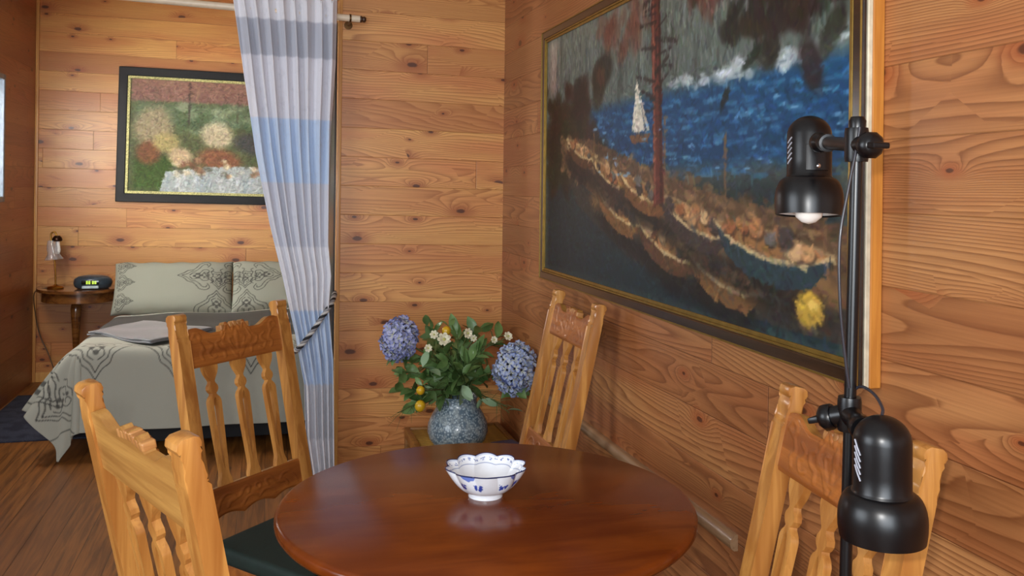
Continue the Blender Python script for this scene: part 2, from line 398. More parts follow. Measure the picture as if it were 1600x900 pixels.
bm = bmesh.new(); add_box(bm, PX + .012, WX - .016, YC - .016, YC, 0, .09, .004); structure(from_bm('baseboard_partition', bm, M_trim))
bm = bmesh.new(); add_box(bm, LX + .022, .9, YB - .016, YB, 0, .07, .004); structure(from_bm('baseboard_back', bm, M_trim))

# ------------------------------------------------------------------ carved chairs
K = D(12.5); HB = .44
def bk(x, dep, h):
    """point on the raked back: x across, dep forward, h up along the posts"""
    return Vector((x, -math.sin(K) * h + math.cos(K) * dep, HB + math.cos(K) * h + math.sin(K) * dep))
def build_chair(wd=.46):
    root = empty('carved_chair')
    hw = wd / 2; pw = .022
    prof = [(-.019, -.01), (.019, -.01), (.018, .40), (.017, .55), (.0185, .556), (.0185, .560), (.0145, .564), (.013, .572), (.0155, .586), (.0165, .594), (.0145, .602),
            (.0135, .607), (.0185, .611), (.0205, .618), (.0185, .627), (.010, .632), (-.010, .632), (-.018, .627), (-.021, .618), (-.018, .610), (-.014, .606),
            (-.0145, .598), (-.017, .585), (-.017, .572), (-.0185, .560), (-.017, .55), (-.018, .40)]
    for s in (-1, 1):
        bm = bmesh.new(); cx = s * (hw - pw)
        add_prism(bm, prof, cx - pw, cx + pw, lambda x, a, b: bk(x, a, b), .0035)
        # lower part of the back leg, splayed slightly backwards
        t = bmesh.new(); ring = []
        for y, z, r in ((.0, HB + .0, .021), (-.0, .36, .021), (-.01, .2, .019), (-.045, .0, .016)):
            ring.append([t.verts.new((cx + a * r, y + b * r * .9, z)) for a, b in ((-1, -1), (1, -1), (1, 1), (-1, 1))])
        for A, B in zip(ring, ring[1:]):
            for i in range(4): t.faces.new((A[i], A[(i + 1) % 4], B[(i + 1) % 4], B[i]))
        t.faces.new(ring[0]); t.faces.new(ring[-1]); bev(t, .003, 1); merge(bm, t)
        from_bm('back_post', bm, M_oak, root)
    xin = hw - 2 * pw + .004
    # crest rail with carved relief
    def carved(name, h0, top, th, cv, nx=120, nh=44, dep=.0022, bot=None):
        u = np.linspace(-1, 1, nx); v = np.linspace(0, 1, nh)
        U, V = np.meshgrid(u, v); X = U * xin
        bt = np.array([h0 + (bot(a) if bot else 0) for a in u])[None, :]; tp = np.array([top(a) for a in u])[None, :]
        H = bt + V * (tp - bt)
        rel = cv.sample((U + 1) / 2, 1 - V)[..., 0]
        edge = np.clip(np.minimum(np.minimum(V, 1 - V) * 14, 1), 0, 1)
        Dp = th / 2 - .003 + (rel - .5) * 2 * dep * edge + .003 * edge
        def mp(X, Dd, H): return np.stack([X, -math.sin(K) * H + math.cos(K) * Dd, HB + math.cos(K) * H + math.sin(K) * Dd], -1)
        Pf = mp(X, Dp, H); Pb = mp(X, -th / 2 + 0 * X, H)
        bm = bmesh.new(); F = [[bm.verts.new(Pf[i, j]) for j in range(nx)] for i in range(nh)]; B = [[bm.verts.new(Pb[i, j]) for j in range(nx)] for i in (0, nh - 1)]
        for i in range(nh - 1):
            for j in range(nx - 1): bm.faces.new((F[i][j], F[i][j + 1], F[i + 1][j + 1], F[i + 1][j]))
        for j in range(nx - 1):
            bm.faces.new((B[0][j], B[1][j], B[1][j + 1], B[0][j + 1]))
            bm.faces.new((F[0][j], B[0][j], B[0][j + 1], F[0][j + 1])); bm.faces.new((F[-1][j], F[-1][j + 1], B[1][j + 1], B[1][j]))
        nf_ = (nh - 1) * (nx - 1)
        bm.faces.ensure_lookup_table()
        for f_ in bm.faces[nf_:]: f_.material_index = 1
        bm.faces.new([F[i][0] for i in range(nh)] + [B[1][0], B[0][0]]); bm.faces.new([F[i][-1] for i in range(nh)] + [B[1][-1], B[0][-1]])
        o_ = from_bm(name, bm, M_oakx, root, 40); o_.data.materials.append(M_oakb); return o_
    def crest_top(a):
        x = abs(a); sm = lambda e0, e1, t: (lambda k: k * k * (3 - 2 * k))(min(1, max(0, (t - e0) / (e1 - e0))))
        h = .563 + .022 * sm(.5, .82, x) - .006 * sm(.86, 1, x)
        if x < .3: h = max(h, .583 + .006 * math.cos(x * 34) - .01 * sm(.2, .3, x))
        return h
    cv = Canvas(240, 90, (128, 128, 128)); hi, lo = (245, 245, 245), (60, 60, 60)
    for s in (-1, 1):
        X = lambda a: 120 + s * a
        cv.curve([(X(108), 22), (X(100), 12), (X(90), 18), (X(94), 30), (X(102), 26)], 3.4, hi)
        cv.curve([(X(92), 32), (X(84), 48), (X(92), 60), (X(88), 72)], 3, hi)
        cv.curve([(X(72), 28), (X(62), 34), (X(66), 46), (X(74), 56), (X(66), 70), (X(56), 66)], 3, hi)
        cv.curve([(X(42), 24), (X(52), 32), (X(48), 48), (X(36), 58), (X(34), 74)], 3.2, hi)
        cv.curve([(X(30), 20), (X(36), 30), (X(30), 46), (X(18), 58), (X(4), 80)], 3.6, hi)
        cv.curve([(X(12), 30), (X(20), 40), (X(10), 60), (X(2), 70)], 2.4, hi)
        for k in range(4): cv.ell(X(8 + 9 * k), 10, 3.5, 6, hi, .2 * s, .5)
    cv.ell(120, 34, 5, 12, hi, 0, .5); cv.ell(120, 58, 4, 10, hi, 0, .5)
    carved('crest_rail', .468, crest_top, .024, cv)
    # raised blocks along the top of the crest centre
    bm = bmesh.new()
    for k in range(-3, 4):
        hh = .583 - abs(k) * .0022; x0 = k * .0165
        t = bmesh.new(); add_box(t, -.0078, .0078, -.0125, .0125, -.012, .0045, .0035, 3)
        rows_ = Matrix.Rotation(K, 4, 'X'); m = Matrix.Translation(bk(x0, 0, hh)) @ rows_
        merge(bm, t, m)
    from_bm('crest_carving', bm, M_oakl, root, 50)
    cv2 = Canvas(240, 80, (128, 128, 128))
    for s in (-1, 1):
        X = lambda a: 120 + s * a
        cv2.curve([(X(104), 60), (X(96), 40), (X(80), 26), (X(64), 30), (X(60), 44), (X(70), 50)], 3.4, hi)
        cv2.curve([(X(78), 62), (X(70), 46), (X(50), 40), (X(34), 22), (X(22), 26), (X(26), 40)], 3.2, hi)
        cv2.curve([(X(44), 62), (X(30), 50), (X(14), 52), (X(0), 66)], 3, hi)
    cv2.ell(120, 34, 9, 12, hi, 0, .5); cv2.ell(120, 34, 4, 6, lo, 0, .5)
    carved('lower_back_rail', .035, lambda a: .118, .022, cv2, bot=lambda a: .014 * abs(math.cos(a * PI * 1.5)) - .01)
    # three pierced splats
    prof = [(0, .027), (.05, .0265), (.09, .021), (.13, .0115), (.15, .0075), (.165, .009), (.19, .0165), (.215, .0175), (.235, .0135), (.25, .0075), (.262, .009), (.285, .018),
            (.31, .0225), (.34, .0225), (.6, .019), (.85, .0145), (.89, .0145), (.92, .017), (.95, .022), (1, .0245)]
    zs = [p[0] for p in prof]; ws = [p[1] for p in prof]
    ts = sorted(set(zs + [.275, .30, .33, .36, .42, .5, .7, .8, .865]))
    H0, H1 = .476, .112
    for cx in (-.104, 0, .104):
        cx = cx * (wd / .42); bm = bmesh.new()
        for s in (-1, 1):
            rows = []
            for t in ts:
                wdt = np.interp(t, zs, ws); inn = np.interp(t, [0, .28, .30, .36, .5, .8, .865, 1], [0, 0, .004, .0085, .0075, .004, 0, 0]); h = H0 + (H1 - H0) * t
                rows.append([bm.verts.new(bk(cx + s * a, b, h)) for a, b in ((inn, .008), (wdt, .008), (wdt, -.008), (inn, -.008))] + [inn > 0])
            for A, B in zip(rows, rows[1:]):
                for i in range(4):
                    if i == 3 and not (A[4] or B[4]): continue
                    bm.faces.new((A[i], A[(i + 1) % 4], B[(i + 1) % 4], B[i]))
            bm.faces.new(rows[0][:4]); bm.faces.new(rows[-1][:4])
        bmesh.ops.remove_doubles(bm, verts=bm.verts, dist=1e-6)
        from_bm('splat', bm, M_oak, root, 30)
    # seat frame, green pad, front legs, stretchers
    bm = bmesh.new(); fw = hw + .025
    pts = [(-hw + .012, .03), (hw - .012, .03), (fw - .01, .41), (-fw + .01, .41)]
    def plate(bm, pts, z0, z1, b, seg=2):
        t = bmesh.new(); A = [t.verts.new((x, y, z0)) for x, y in pts]; B = [t.verts.new((x, y, z1)) for x, y in pts]
        t.faces.new(A); t.faces.new(B); n = len(pts)
        for i in range(n): t.faces.new((A[i], A[(i + 1) % n], B[(i + 1) % n], B[i]))
        bev(t, b, seg); merge(bm, t)
    plate(bm, pts, .33, .385, .005); from_bm('seat_frame', bm, M_oakx, root)
    bm = bmesh.new(); plate(bm, [(-hw + .0, .035), (hw - .0, .035), (fw + .012, .435), (-fw - .012, .435)], .385, .432, .018, 4)
    from_bm('seat_pad', bm, M_green, root)
    for s in (-1, 1):
        bm = bmesh.new(); m = Matrix.Translation((s * (fw - .028), .37, 0))
        add_lathe(bm, [(.014, 0), (.019, .02), (.017, .05), (.013, .07), (.02, .10), (.022, .14), (.016, .24), (.015, .27), (.022, .285), (.022, .30), (.015, .305), (.02, .318), (.022, .33)], 20, m)
        from_bm('leg', bm, M_oak, root)
    for s in (-1, 1):
        bm = bmesh.new(); add_tube(bm, [(s * (hw - .022), -.02, .16), (s * (fw - .028), .37, .14)], .011, 10); from_bm('stretcher', bm, M_oak, root)
    bm = bmesh.new(); add_tube(bm, [(-fw + .028, .37, .2), (0, .37, .2), (fw - .028, .37, .2)], [.011, .016, .011], 10); from_bm('stretcher', bm, M_oak, root)
    return root
M_green = flat('dark_green_velvet', rgb(8, 34, 28), .75, 0, 0, .15, 90, .1)
def dup(root):
    r = root.copy(); COL.objects.link(r)
    for ch in list(root.children):
        c = ch.copy(); COL.objects.link(c); c.parent = r
        for g in list(ch.children):
            d_ = g.copy(); COL.objects.link(d_); d_.parent = c
    return r
def place_chair(o, tx, ty, facing):
    a = D(facing); off = math.sin(K) * .625
    o.location = (tx + math.cos(a) * off, ty + math.sin(a) * off, 0); o.rotation_euler = (0, 0, a - PI / 2)
ch0 = build_chair()
place_chair(ch0, -.111, 2.95, -44)
tag(ch0, 'carved oak chair facing the camera in front of the bed and curtain', 'chair', 'carved chairs around the table')
for tx, ty, a, lb in ((-.226, 1.675, 26, 'carved oak chair seen from behind at bottom left, nearest the camera'),
                      (1.062, 3.03, 180.5, 'carved oak chair standing beside the flower vase against the right wall'),
                      (.989, 1.371, 175.5, 'carved oak chair behind the black floor lamp at the right wall')):
    c_ = dup(ch0); place_chair(c_, tx, ty, a); c_.scale.x = 1.14 if ty < 1.7 and tx < 0 else 1.0; tag(c_, lb, 'chair', 'carved chairs around the table')

# ------------------------------------------------------------------ round table
TX, TY, TR = .481, 1.969, .462
q = NB('red_mahogany'); o = q.sep(q.obj())
a = q.noise(q.xyz(q.m2('MULTIPLY', o[0], 4), q.m2('MULTIPLY', o[1], 15), o[2]), 1, 4, .55, .5); b = q.noise(q.obj(), 5, 3)
c = q.mix(q.sm(a, .3, .72), rgb(126, 60, 16), rgb(100, 42, 10)); c = q.mix(q.m2('MULTIPLY', q.sm(b, .35, .7), .7), c, rgb(98, 40, 9))
M_mahog = q.done(c, q.m2('MULTIPLY_ADD', b, .08, .17), coat=0, **{'Specular IOR Level': .34})
tb = empty('round_table', (TX, TY, 0)); tag(tb, 'round dark red-brown wooden table with a bowl on it', 'table')
bm = bmesh.new(); add_lathe(bm, [(0, .708), (TR - .02, .708), (TR - .006, .712), (TR, .720), (TR, .731), (TR - .004, .737), (TR - .011, .74), (0, .74)], 128)
from_bm('tabletop', bm, M_mahog, tb, 50)
bm = bmesh.new(); add_lathe(bm, [(.16, .708), (.15, .685), (.06, .67), (.045, .62), (.06, .52), (.075, .42), (.05, .33), (.04, .29), (.065, .27), (.065, .2), (.03, .17), (0, .17)], 40)
from_bm('pedestal', bm, M_mahog, tb, 60)
for k in range(4):
    an = PI / 4 + k * PI / 2; bm = bmesh.new()
    pts = spline([(.03 * math.cos(an), .03 * math.sin(an), .25), (.14 * math.cos(an), .14 * math.sin(an), .21), (.24 * math.cos(an), .24 * math.sin(an), .08), (.32 * math.cos(an), .32 * math.sin(an), .022)], 6)
    add_tube(bm, pts, [.032 - .012 * i / (len(pts) - 1) for i in range(len(pts))], 12); from_bm('leg', bm, M_mahog, tb, 60)

# ------------------------------------------------------------------ porcelain bowl (ten-lobed, blue painted)
NB_T, NB_R = 360, 60
def bowl_r(z, th, inner):
    t = max(0, (z - .012) / .056)
    r = .0405 + (.091 - .0405) * (t ** .54)
    lob = abs(math.cos(5 * th + .9 * t)); return r * (1 + .11 * t * (lob - .6)) - inner
def bowl_rim(th): return .0655 + .0035 * abs(math.cos(5 * th + .9)) ** .8
blue, wht = np.array([44, 66, 150]) / 255, np.array([244, 248, 255]) / 255
rows = []; cols = []
bandc = Canvas(1440, 80, (244, 248, 255)); rng = random.Random(4)
for k in range(34):
    x = 20 + k * 42 + rng.uniform(-6, 6); y = 34 + rng.uniform(-5, 5)
    for j in range(4): bandc.ell(x + rng.uniform(-12, 12), y + rng.uniform(-8, 8), rng.uniform(3, 8), rng.uniform(2, 4), (70, 92, 160), rng.uniform(-.8, .8), .5, .85)
bandc.line([(0, 66), (1439, 66)], 1.6, (120, 140, 190)); bandc.line([(0, 8), (1439, 8)], 1.2, (150, 165, 205))
outc = Canvas(1440, 120, (244, 248, 255))
for k in range(10):
    x = 72 + k * 144
    cx = x + (18 if k % 2 else -10)
    for j in range(9): outc.ell(cx + rng.uniform(-24, 24), 62 + rng.uniform(-14, 14), rng.uniform(6, 14), rng.uniform(5, 9), (48, 72, 168), rng.uniform(-1, 1), .4, .9)
    outc.ell(cx - 34, 46, 3, 3, (60, 80, 150)); outc.ell(cx - 30, 60, 3, 3, (60, 80, 150))
    if k % 2:
        outc.poly([(x + 30, 0), (x + 116, 0), (x + 104, 18), (x + 86, 22), (x + 74, 30), (x + 58, 22), (x + 42, 16)], (96, 122, 206), al=.9)
ths = np.linspace(0, 2 * PI, NB_T, endpoint=False)
# outside from the foot up, over the rim, then inside down
def ring_pts(kind, t):
    P = np.zeros((NB_T, 3)); Cc = np.zeros((NB_T, 3))
    for i, th in enumerate(ths):
        rim = bowl_rim(th)
        if kind == 'foot': r, z = t; col = wht
        elif kind == 'out': z = .012 + (rim - .012) * t; r = bowl_r(z, th, 0); col = outc.sample(np.array(th / (2 * PI)), np.array(1 - t)); col = blue * .6 if t > .972 else col
        elif kind == 'rim': z = rim + .001; r = bowl_r(rim, th, .0012); col = blue * .6
        else: z = .014 + (rim - .014) * t; r = bowl_r(z, th, .0028) * (1 if t > .05 else t / .05); col = (bandc.sample(np.array(th / (2 * PI)), np.array((1 - t) / .42)) if t > .58 else wht); col = blue * .7 if t > .985 else col
        P[i] = (r * math.cos(th), r * math.sin(th), z); Cc[i] = col
    rows.append(P); cols.append(Cc)
for t in ((.001, .004), (.034, .004), (.0345, 0), (.039, 0), (.0395, .003), (.0385, .009)): ring_pts('foot', t)
for t in np.linspace(0, 1, 44): ring_pts('out', t)
ring_pts('rim', 0)
for t in np.linspace(1, 0, 44): ring_pts('in', t)
me = grid_mesh('porcelain_bowl', np.array(rows)[::-1].copy(), np.array(cols)[::-1].copy(), wrap=True)
bw = link('porcelain_bowl', me, painted('blue_white_porcelain', .12, .6, coat_rough=.05), None, 60)
bw.location = (.484, 1.999, .74); bw.rotation_euler = (0, 0, D(14)); tag(bw, 'small lobed white porcelain bowl painted in blue on the round table', 'bowl')

# ------------------------------------------------------------------ black two-headed floor lamp
fl = empty('floor_lamp', (.785, 1.112, 0)); tag(fl, 'black metal floor lamp with two adjustable dome heads by the right wall', 'lamp')
L0 = Vector((.785, 1.112, 0))
def loc(p): return Vector(p) - L0
bm = bmesh.new(); add_lathe(bm, [(0, 0), (.125, 0), (.13, .006), (.128, .016), (.11, .024), (.03, .03), (.014, .045), (0, .045)], 48); from_bm('base', bm, M_black, fl, 50)
ptop = loc((.807, 1.115, 1.54)); bm = bmesh.new(); add_tube(bm, [(0, 0, .03), loc((.795, 1.113, .9)), ptop], .0085, 20); add_lathe(bm, [(.011, -.012), (.012, 0), (.009, .006), (0, .007)], 16, Matrix.Translation(ptop)); from_bm('pole', bm, M_black, fl, 40)
def lamp_head(top, bottom, R, side, kn, clamp, cord, slots, arm_at):
    """top/bottom of the dome axis, R = radius of the bell mouth"""
    top, bottom = loc(top), loc(bottom); L = (bottom - top).length; m = align(top, bottom)
    m2 = m.copy()
    bm = bmesh.new(); r = R * .655
    prof = [(0, 0)] + [(r * math.sin(a), r * .92 * (1 - math.cos(a))) for a in [PI / 2 * k / 9 for k in range(1, 10)]]
    y0 = r * .92; y1 = L * .60
    prof += [(r, y0 + (y1 - y0) * k / 3) for k in (1, 2, 3)]
    prof += [(r * 1.03, L * .615), (r * 1.06, L * .63)] + [(r * 1.06 + (R - r * 1.06) * math.sin(a), L * .63 + (L * .22) * (1 - math.cos(a))) for a in [PI / 2 * k / 7 for k in range(1, 8)]]
    prof += [(R * .995, L * .92), (R * .965, L)]
    inner = [(p[0] - .0018 if p[0] > .002 else 0, p[1] + .0018 if p[1] < L * .3 else p[1]) for p in prof][::-1]
    add_lathe(bm, prof + inner, 56, m2, cap=False)
    head = from_bm('lamp_shade', bm, M_black, fl, 50)
    bm = bmesh.new(); add_lathe(bm, [(r * .9, L * .35), (r * .96, L * .6), (R * .94, L * .84), (R * .94, L * .98)], 40, m2, cap=False); from_bm('reflector', bm, M_white, head, 60)
    bm = bmesh.new(); add_lathe(bm, [(.013, L * .5), (.014, L * .68), (.024, L * .84), (.026, L * .93), (.022, L * 1.02), (.012, L * 1.07), (0, L * 1.09)], 24, m2); from_bm('bulb', bm, M_bulb, head, 60)
    # vent slots: bright slits on the side
    ax = (bottom - top).normalized()
    for k in range(5):
        for s2 in (0,):
            h = L * (.25 + .052 * k); an = slots[0]
            ptsl = []
            tw = -(top + L0); a0 = math.atan2(tw.y, tw.x)
            for e in (-1, 0, 1):
                aa = a0 - an + e * slots[1]; hh = h + e * slots[2]
                ptsl.append(top + ax * hh + Vector((math.cos(aa), math.sin(aa), 0)) * (r + .0006))
            bm = bmesh.new(); add_tube(bm, ptsl, .0011, 6); from_bm('vent_slot', bm, M_slot, head, 60)
    # arm, boss, clamp, knob
    cl, kn = loc(clamp), loc(kn); aa = loc(arm_at)
    bm = bmesh.new(); add_tube(bm, [aa, cl], .0105, 16)
    d_ = (cl - aa).normalized(); add_lathe(bm, [(0, 0), (.0165, 0), (.0175, .004), (.0165, .02), (.012, .026), (.012, .045), (.0145, .05), (.0145, .07), (0, .072)], 24, align(aa, cl))
    from_bm('arm', bm, M_black, fl, 40)
    bm = bmesh.new(); add_lathe(bm, [(0, -.024), (.0155, -.024), (.0165, -.018), (.0165, .018), (.0155, .024), (0, .024)], 24, Matrix.Translation(cl)); 
    add_lathe(bm, [(0, 0), (.0145, 0), (.0145, .03), (0, .03)], 20, align(cl, kn)); from_bm('clamp', bm, M_black, fl, 40)
    kd = (kn - cl).normalized(); st = cl + kd * .024
    bm = bmesh.new(); add_lathe(bm, [(0, 0), (.017, 0), (.019, .004), (.019, .014), (.014, .02), (.010, .022), (0, .022)], 10, align(st, kn)); mm = align(st, kn)
    t = bmesh.new(); add_box(t, -.013, .013, -.0045, .0045, .018, .036, .003); merge(bm, t, mm); from_bm('knob', bm, M_black, fl, 40)
    bm = bmesh.new(); add_tube(bm, spline([loc(p) for p in cord], 8), .0022, 8); from_bm('cord', bm, M_cord, fl, 60)
    return head, m2, r, L
M_bulb = flat('frosted_bulb', rgb(240, 238, 232), .25, 0, .3, var=.02)
M_slot = flat('bright_vent_metal', rgb(190, 192, 205), .3, .3)
M_cord = flat('grey_black_cord', rgb(40, 40, 48), .35, 0, .3)
# upper head points down beyond the pole; lower head hangs towards the camera
h1, mh, r1, L1 = lamp_head((.928, 1.418, 1.573), (.918, 1.402, 1.397), .0585, 1, (.803, 1.062, 1.503), (.806, 1.115, 1.506),
    [(.800, 1.10, 1.53), (.795, 1.10, 1.50), (.782, 1.10, 1.44), (.770, 1.10, 1.37), (.772, 1.10, 1.28), (.782, 1.10, 1.20), (.788, 1.10, 1.165)], (D(58), .16, -.005), (.899, 1.345, 1.522))
h2, mh2, r2, L2 = lamp_head((.775, 1.012, 1.149), (.777, 1.012, .990), .0555, -1, (.785, 1.136, 1.116), (.7985, 1.1135, 1.125),
    [(.800, 1.118, 1.15), (.806, 1.10, 1.166), (.798, 1.06, 1.165), (.785, 1.025, 1.155), (.776, 1.014, 1.148)], (D(54), .16, .009), (.775, 1.05, 1.12))
# plate with screw on the upper head, towards the camera
ax_ = (loc((.918, 1.402, 1.397)) - loc((.928, 1.418, 1.573))).normalized()
toward = (Vector((.0, 0, 0)) - Vector((.924, 1.41, 0))); base_an = math.atan2(toward.y, toward.x)
t0 = loc((.928, 1.418, 1.573)); P = []
for h in np.linspace(.052, .098, 5):
    P.append([tuple(t0 + ax_ * h + Vector((math.cos(base_an + a) * (r1 + .0016), math.sin(base_an + a) * (r1 + .0016), 0))) for a in np.linspace(-.15, 1.0, 12)])
pm = bmesh.new(); me = grid_mesh('switch_plate', np.array(P)); pm.from_mesh(me); bmesh.ops.solidify(pm, geom=pm.faces[:], thickness=-.0016); bev(pm, .0008, 1, [e for e in pm.edges if e.is_manifold and e.calc_face_angle(0) > .6])
from_bm('switch_plate', pm, M_black, h1, 40)
bm = bmesh.new(); pc = t0 + ax_ * .09 + Vector((math.cos(base_an + .4), math.sin(base_an + .4), 0)) * (r1 + .001); add_lathe(bm, [(0, 0), (.0036, 0), (.0036, .0016), (.002, .0026), (0, .0028)], 12, align(pc, pc + Vector((math.cos(base_an + .4), math.sin(base_an + .4), 0)))); from_bm('screw', bm, M_chrome, h1, 40)

# ------------------------------------------------------------------ large framed seascape on the right wall
rng = random.Random(11)
cv = Canvas(460, 220, (70, 78, 74))
cv.grad(0, 460, 0, 84, (112, 116, 104), (84, 96, 92), 1); cv.grad(0, 40, -5, 60, (178, 170, 156), (150, 128, 118), 14)
for k in range(150):                                # cliff strata
    x = rng.uniform(25, 460); y = rng.uniform(0, 60); g = rng.uniform(60, 128)
    cv.line([(x, y), (x + rng.uniform(-4, 4), y + rng.uniform(15, 45))], rng.uniform(1, 3.4), (g * .92, g, g * .94), .5)
cv.grad(110, 470, 70, 132, (22, 70, 108), (18, 56, 90), 10)
cv.grad(0, 460, 128, 225, (38, 50, 52), (22, 42, 50), 12)
for k in range(260):
    x, y = rng.uniform(130, 460), rng.uniform(78, 134); b_ = rng.uniform(0, 1)
    cv.line([(x, y), (x + rng.uniform(6, 18), y + rng.uniform(-1, 1))], rng.uniform(.6, 1.5), (24 + 60 * b_, 76 + 60 * b_, 122 + 50 * b_), .6)
for k in range(40): cv.ell(rng.uniform(270, 455), rng.uniform(66, 76), rng.uniform(3, 9), rng.uniform(1, 4), (188, 198, 202), 0, .8, .6)
# dark headland on the left and overhanging dark branches top right
for k in range(90): cv.ell(rng.gauss(70, 34), rng.gauss(92, 22), rng.uniform(8, 22), rng.uniform(6, 16), (34 + rng.uniform(0, 22), 28 + rng.uniform(0, 14), 24), rng.uniform(0, 3), .5, .8)
for k in range(110): cv.ell(rng.gauss(390, 26), rng.gauss(26, 24), rng.uniform(5, 16), rng.uniform(3, 9), (24 + rng.uniform(0, 26), 26 + rng.uniform(0, 16), 28), rng.uniform(0, 3), .5, .85)
for k in range(26): cv.ell(rng.gauss(185, 26), rng.gauss(14, 12), rng.uniform(5, 16), rng.uniform(4, 10), (104, 62, 48), rng.uniform(0, 3), .6, .5)
for k in range(20): cv.ell(rng.gauss(322, 16), rng.gauss(12, 10), rng.uniform(5, 12), rng.uniform(3, 8), (92, 48, 40), rng.uniform(0, 3), .6, .5)
# a stony shore with a row of small laden rowing boats drawn up along it
cv.poly([(40, 96), (120, 100), (220, 122), (320, 142), (460, 158), (460, 196), (380, 200), (280, 186), (170, 160), (80, 130)], (96, 70, 48), al=.9)
cv.poly([(60, 128), (170, 160), (280, 186), (400, 200), (460, 196), (460, 214), (330, 212), (200, 192), (90, 156)], (60, 52, 44), al=.7)
for k in range(420):
    t = rng.random(); x = 40 + t * 410; y = 100 + t * 70 + rng.uniform(-14, 44) * (.6 + .4 * t); g = rng.uniform(.5, 1.2)
    cv.ell(x, y, rng.uniform(2, 7), rng.uniform(1.5, 4), (126 * g, 96 * g, 68 * g), rng.uniform(-.5, .8), .5, .7)
def rowboat(x, y, L, ang, hull, inside):
    c_, n_ = math.cos(ang), math.sin(ang); T = lambda a, b: (x + L * (a * c_ - b * n_), y + L * (a * n_ + b * c_))
    cv.ell(x, y + L * .3, L * .95, L * .22, (24, 22, 22), ang, .6, .7)
    cv.poly([T(-1, -.16), T(-.7, .14), T(-.3, .26), (T(.3, .27)), T(.75, .16), T(1.05, -.18), T(.6, -.04), T(0, 0), T(-.6, -.04)], hull); cv.poly([T(-.97, -.15), T(-.5, -.2), T(0, -.2), T(.5, -.2), T(1, -.17), T(.6, -.03), T(0, .03), T(-.6, -.03)], inside)
    cv.line([T(-1, -.16), T(-.6, -.02), T(0, .04), T(.6, -.02), T(1.05, -.18)], 1.2, (196, 170, 124), .9); cv.line([T(-.97, -.16), T(-.4, -.22), T(.4, -.22), T(1.03, -.18)], .9, (150, 124, 88), .9)
    for k in range(9):
        a_, b_ = rng.uniform(-.7, .7), rng.uniform(-.24, -.08); w_ = rng.uniform(.07, .15) * L; col = rng.choice([(190, 142, 96), (148, 92, 56), (208, 168, 120), (70, 60, 56), (170, 116, 74), (100, 96, 92)])
        p = T(a_, b_); cv.ell(p[0] + 1, p[1] + 1.5, w_, w_ * .7, (34, 26, 24), ang, .4, .8); cv.ell(p[0], p[1], w_, w_ * .7, col, ang, .4, .95)
for k in range(16): cv.ell(140 + k * 21 + rng.uniform(-8, 8), 158 + k * 2.6 + rng.uniform(-8, 10), rng.uniform(14, 26), rng.uniform(5, 10), rng.choice([(96, 70, 46), (70, 54, 42), (124, 92, 58), (52, 46, 44)]), .2, .6, .8)
for x, y, L, an, hu in ((90, 118, 34, .35, (84, 56, 36)), (176, 160, 46, .32, (120, 84, 50)), (262, 182, 50, .25, (86, 60, 42)), (340, 196, 46, .2, (110, 78, 48))): rowboat(x, y, L, an, hu, (164, 116, 72))
for x, y, L, an, hu in ((96, 112, 38, .24, (84, 56, 36)), (160, 134, 40, .3, (58, 44, 38)), (226, 146, 44, .22, (110, 74, 44)), (300, 164, 50, .25, (60, 50, 46)), (388, 176, 58, .12, (40, 56, 62))): rowboat(x, y, L, an, hu, (142, 100, 62))
for x, y0, y1 in ((128, 96, 128), (262, 92, 150), (344, 108, 166), (440, 120, 170)): cv.line([(x, y0), (x + 1, y1)], 1.5, (112, 84, 58), .9)
cv.ell(428, 200, 11, 9, (196, 158, 62), 0, .3, .9); cv.ell(432, 198, 4, 3, (226, 190, 96), 0, .3, .9)
# a leaning reddish tree trunk on the shore and one small far white sail
cv.poly([(236, 0), (252, 0), (256, 70), (262, 150), (246, 154), (242, 80)], (92, 46, 38)); cv.line([(240, 0), (248, 150)], 1.5, (140, 82, 64), .8); cv.line([(250, 0), (258, 148)], 2, (52, 30, 28), .8)
for k in range(14): cv.line([(246, 6 + k * 6), (246 + rng.choice([-1, 1]) * rng.uniform(12, 34), 2 + k * 6 + rng.uniform(-8, 10))], rng.uniform(.8, 1.8), (44, 34, 32), .8)
cv.poly([(214, 60), (230, 100), (206, 100)], (212, 206, 190)); cv.poly([(216, 66), (238, 100), (232, 100)], (176, 168, 152)); cv.poly([(202, 102), (240, 102), (232, 108), (208, 108)], (104, 74, 50))
for k in range(40): cv.ell(rng.uniform(130, 455), rng.uniform(90, 132), rng.uniform(2, 6), .9, (120, 168, 204), 0, .5, .7)
for k in range(60): x = rng.uniform(0, 400); cv.line([(x, rng.uniform(150, 215)), (x + rng.uniform(8, 26), rng.uniform(0, 0) + rng.uniform(152, 216))], .8, (52, 72, 78), .25)
cv.dabs(9000, 2.4, .8, .3, rng, lambda x, y: rng.gauss(.15, .6) if y > 64 else rng.gauss(1.5, .3))
fr_ = empty('framed_seascape', (WX, 2.545, 1.06)); tag(fr_, 'large framed dark blue and brown seascape painting on the right wall', 'painting')
FY0, FY1, FZ0, FZ1, XF = 1.493, 3.605, 1.062, 2.085, 1.095
def fo(y, z, x): return Vector((x - WX, y - 2.545, z - 1.06))
M_batten = wood('orange_batten', rgb(206, 138, 56), rgb(180, 112, 40), 2, 2.0, .55, .0)
M_dkframe = wood('dark_frame_wood', rgb(58, 36, 20), rgb(30, 18, 10), 1, 1.0, .28, .5)
M_gold = flat('antique_gold', rgb(150, 122, 58), .35, .7, bumps=.1)
M_cream = flat('cream_slip', rgb(226, 214, 186), .5)
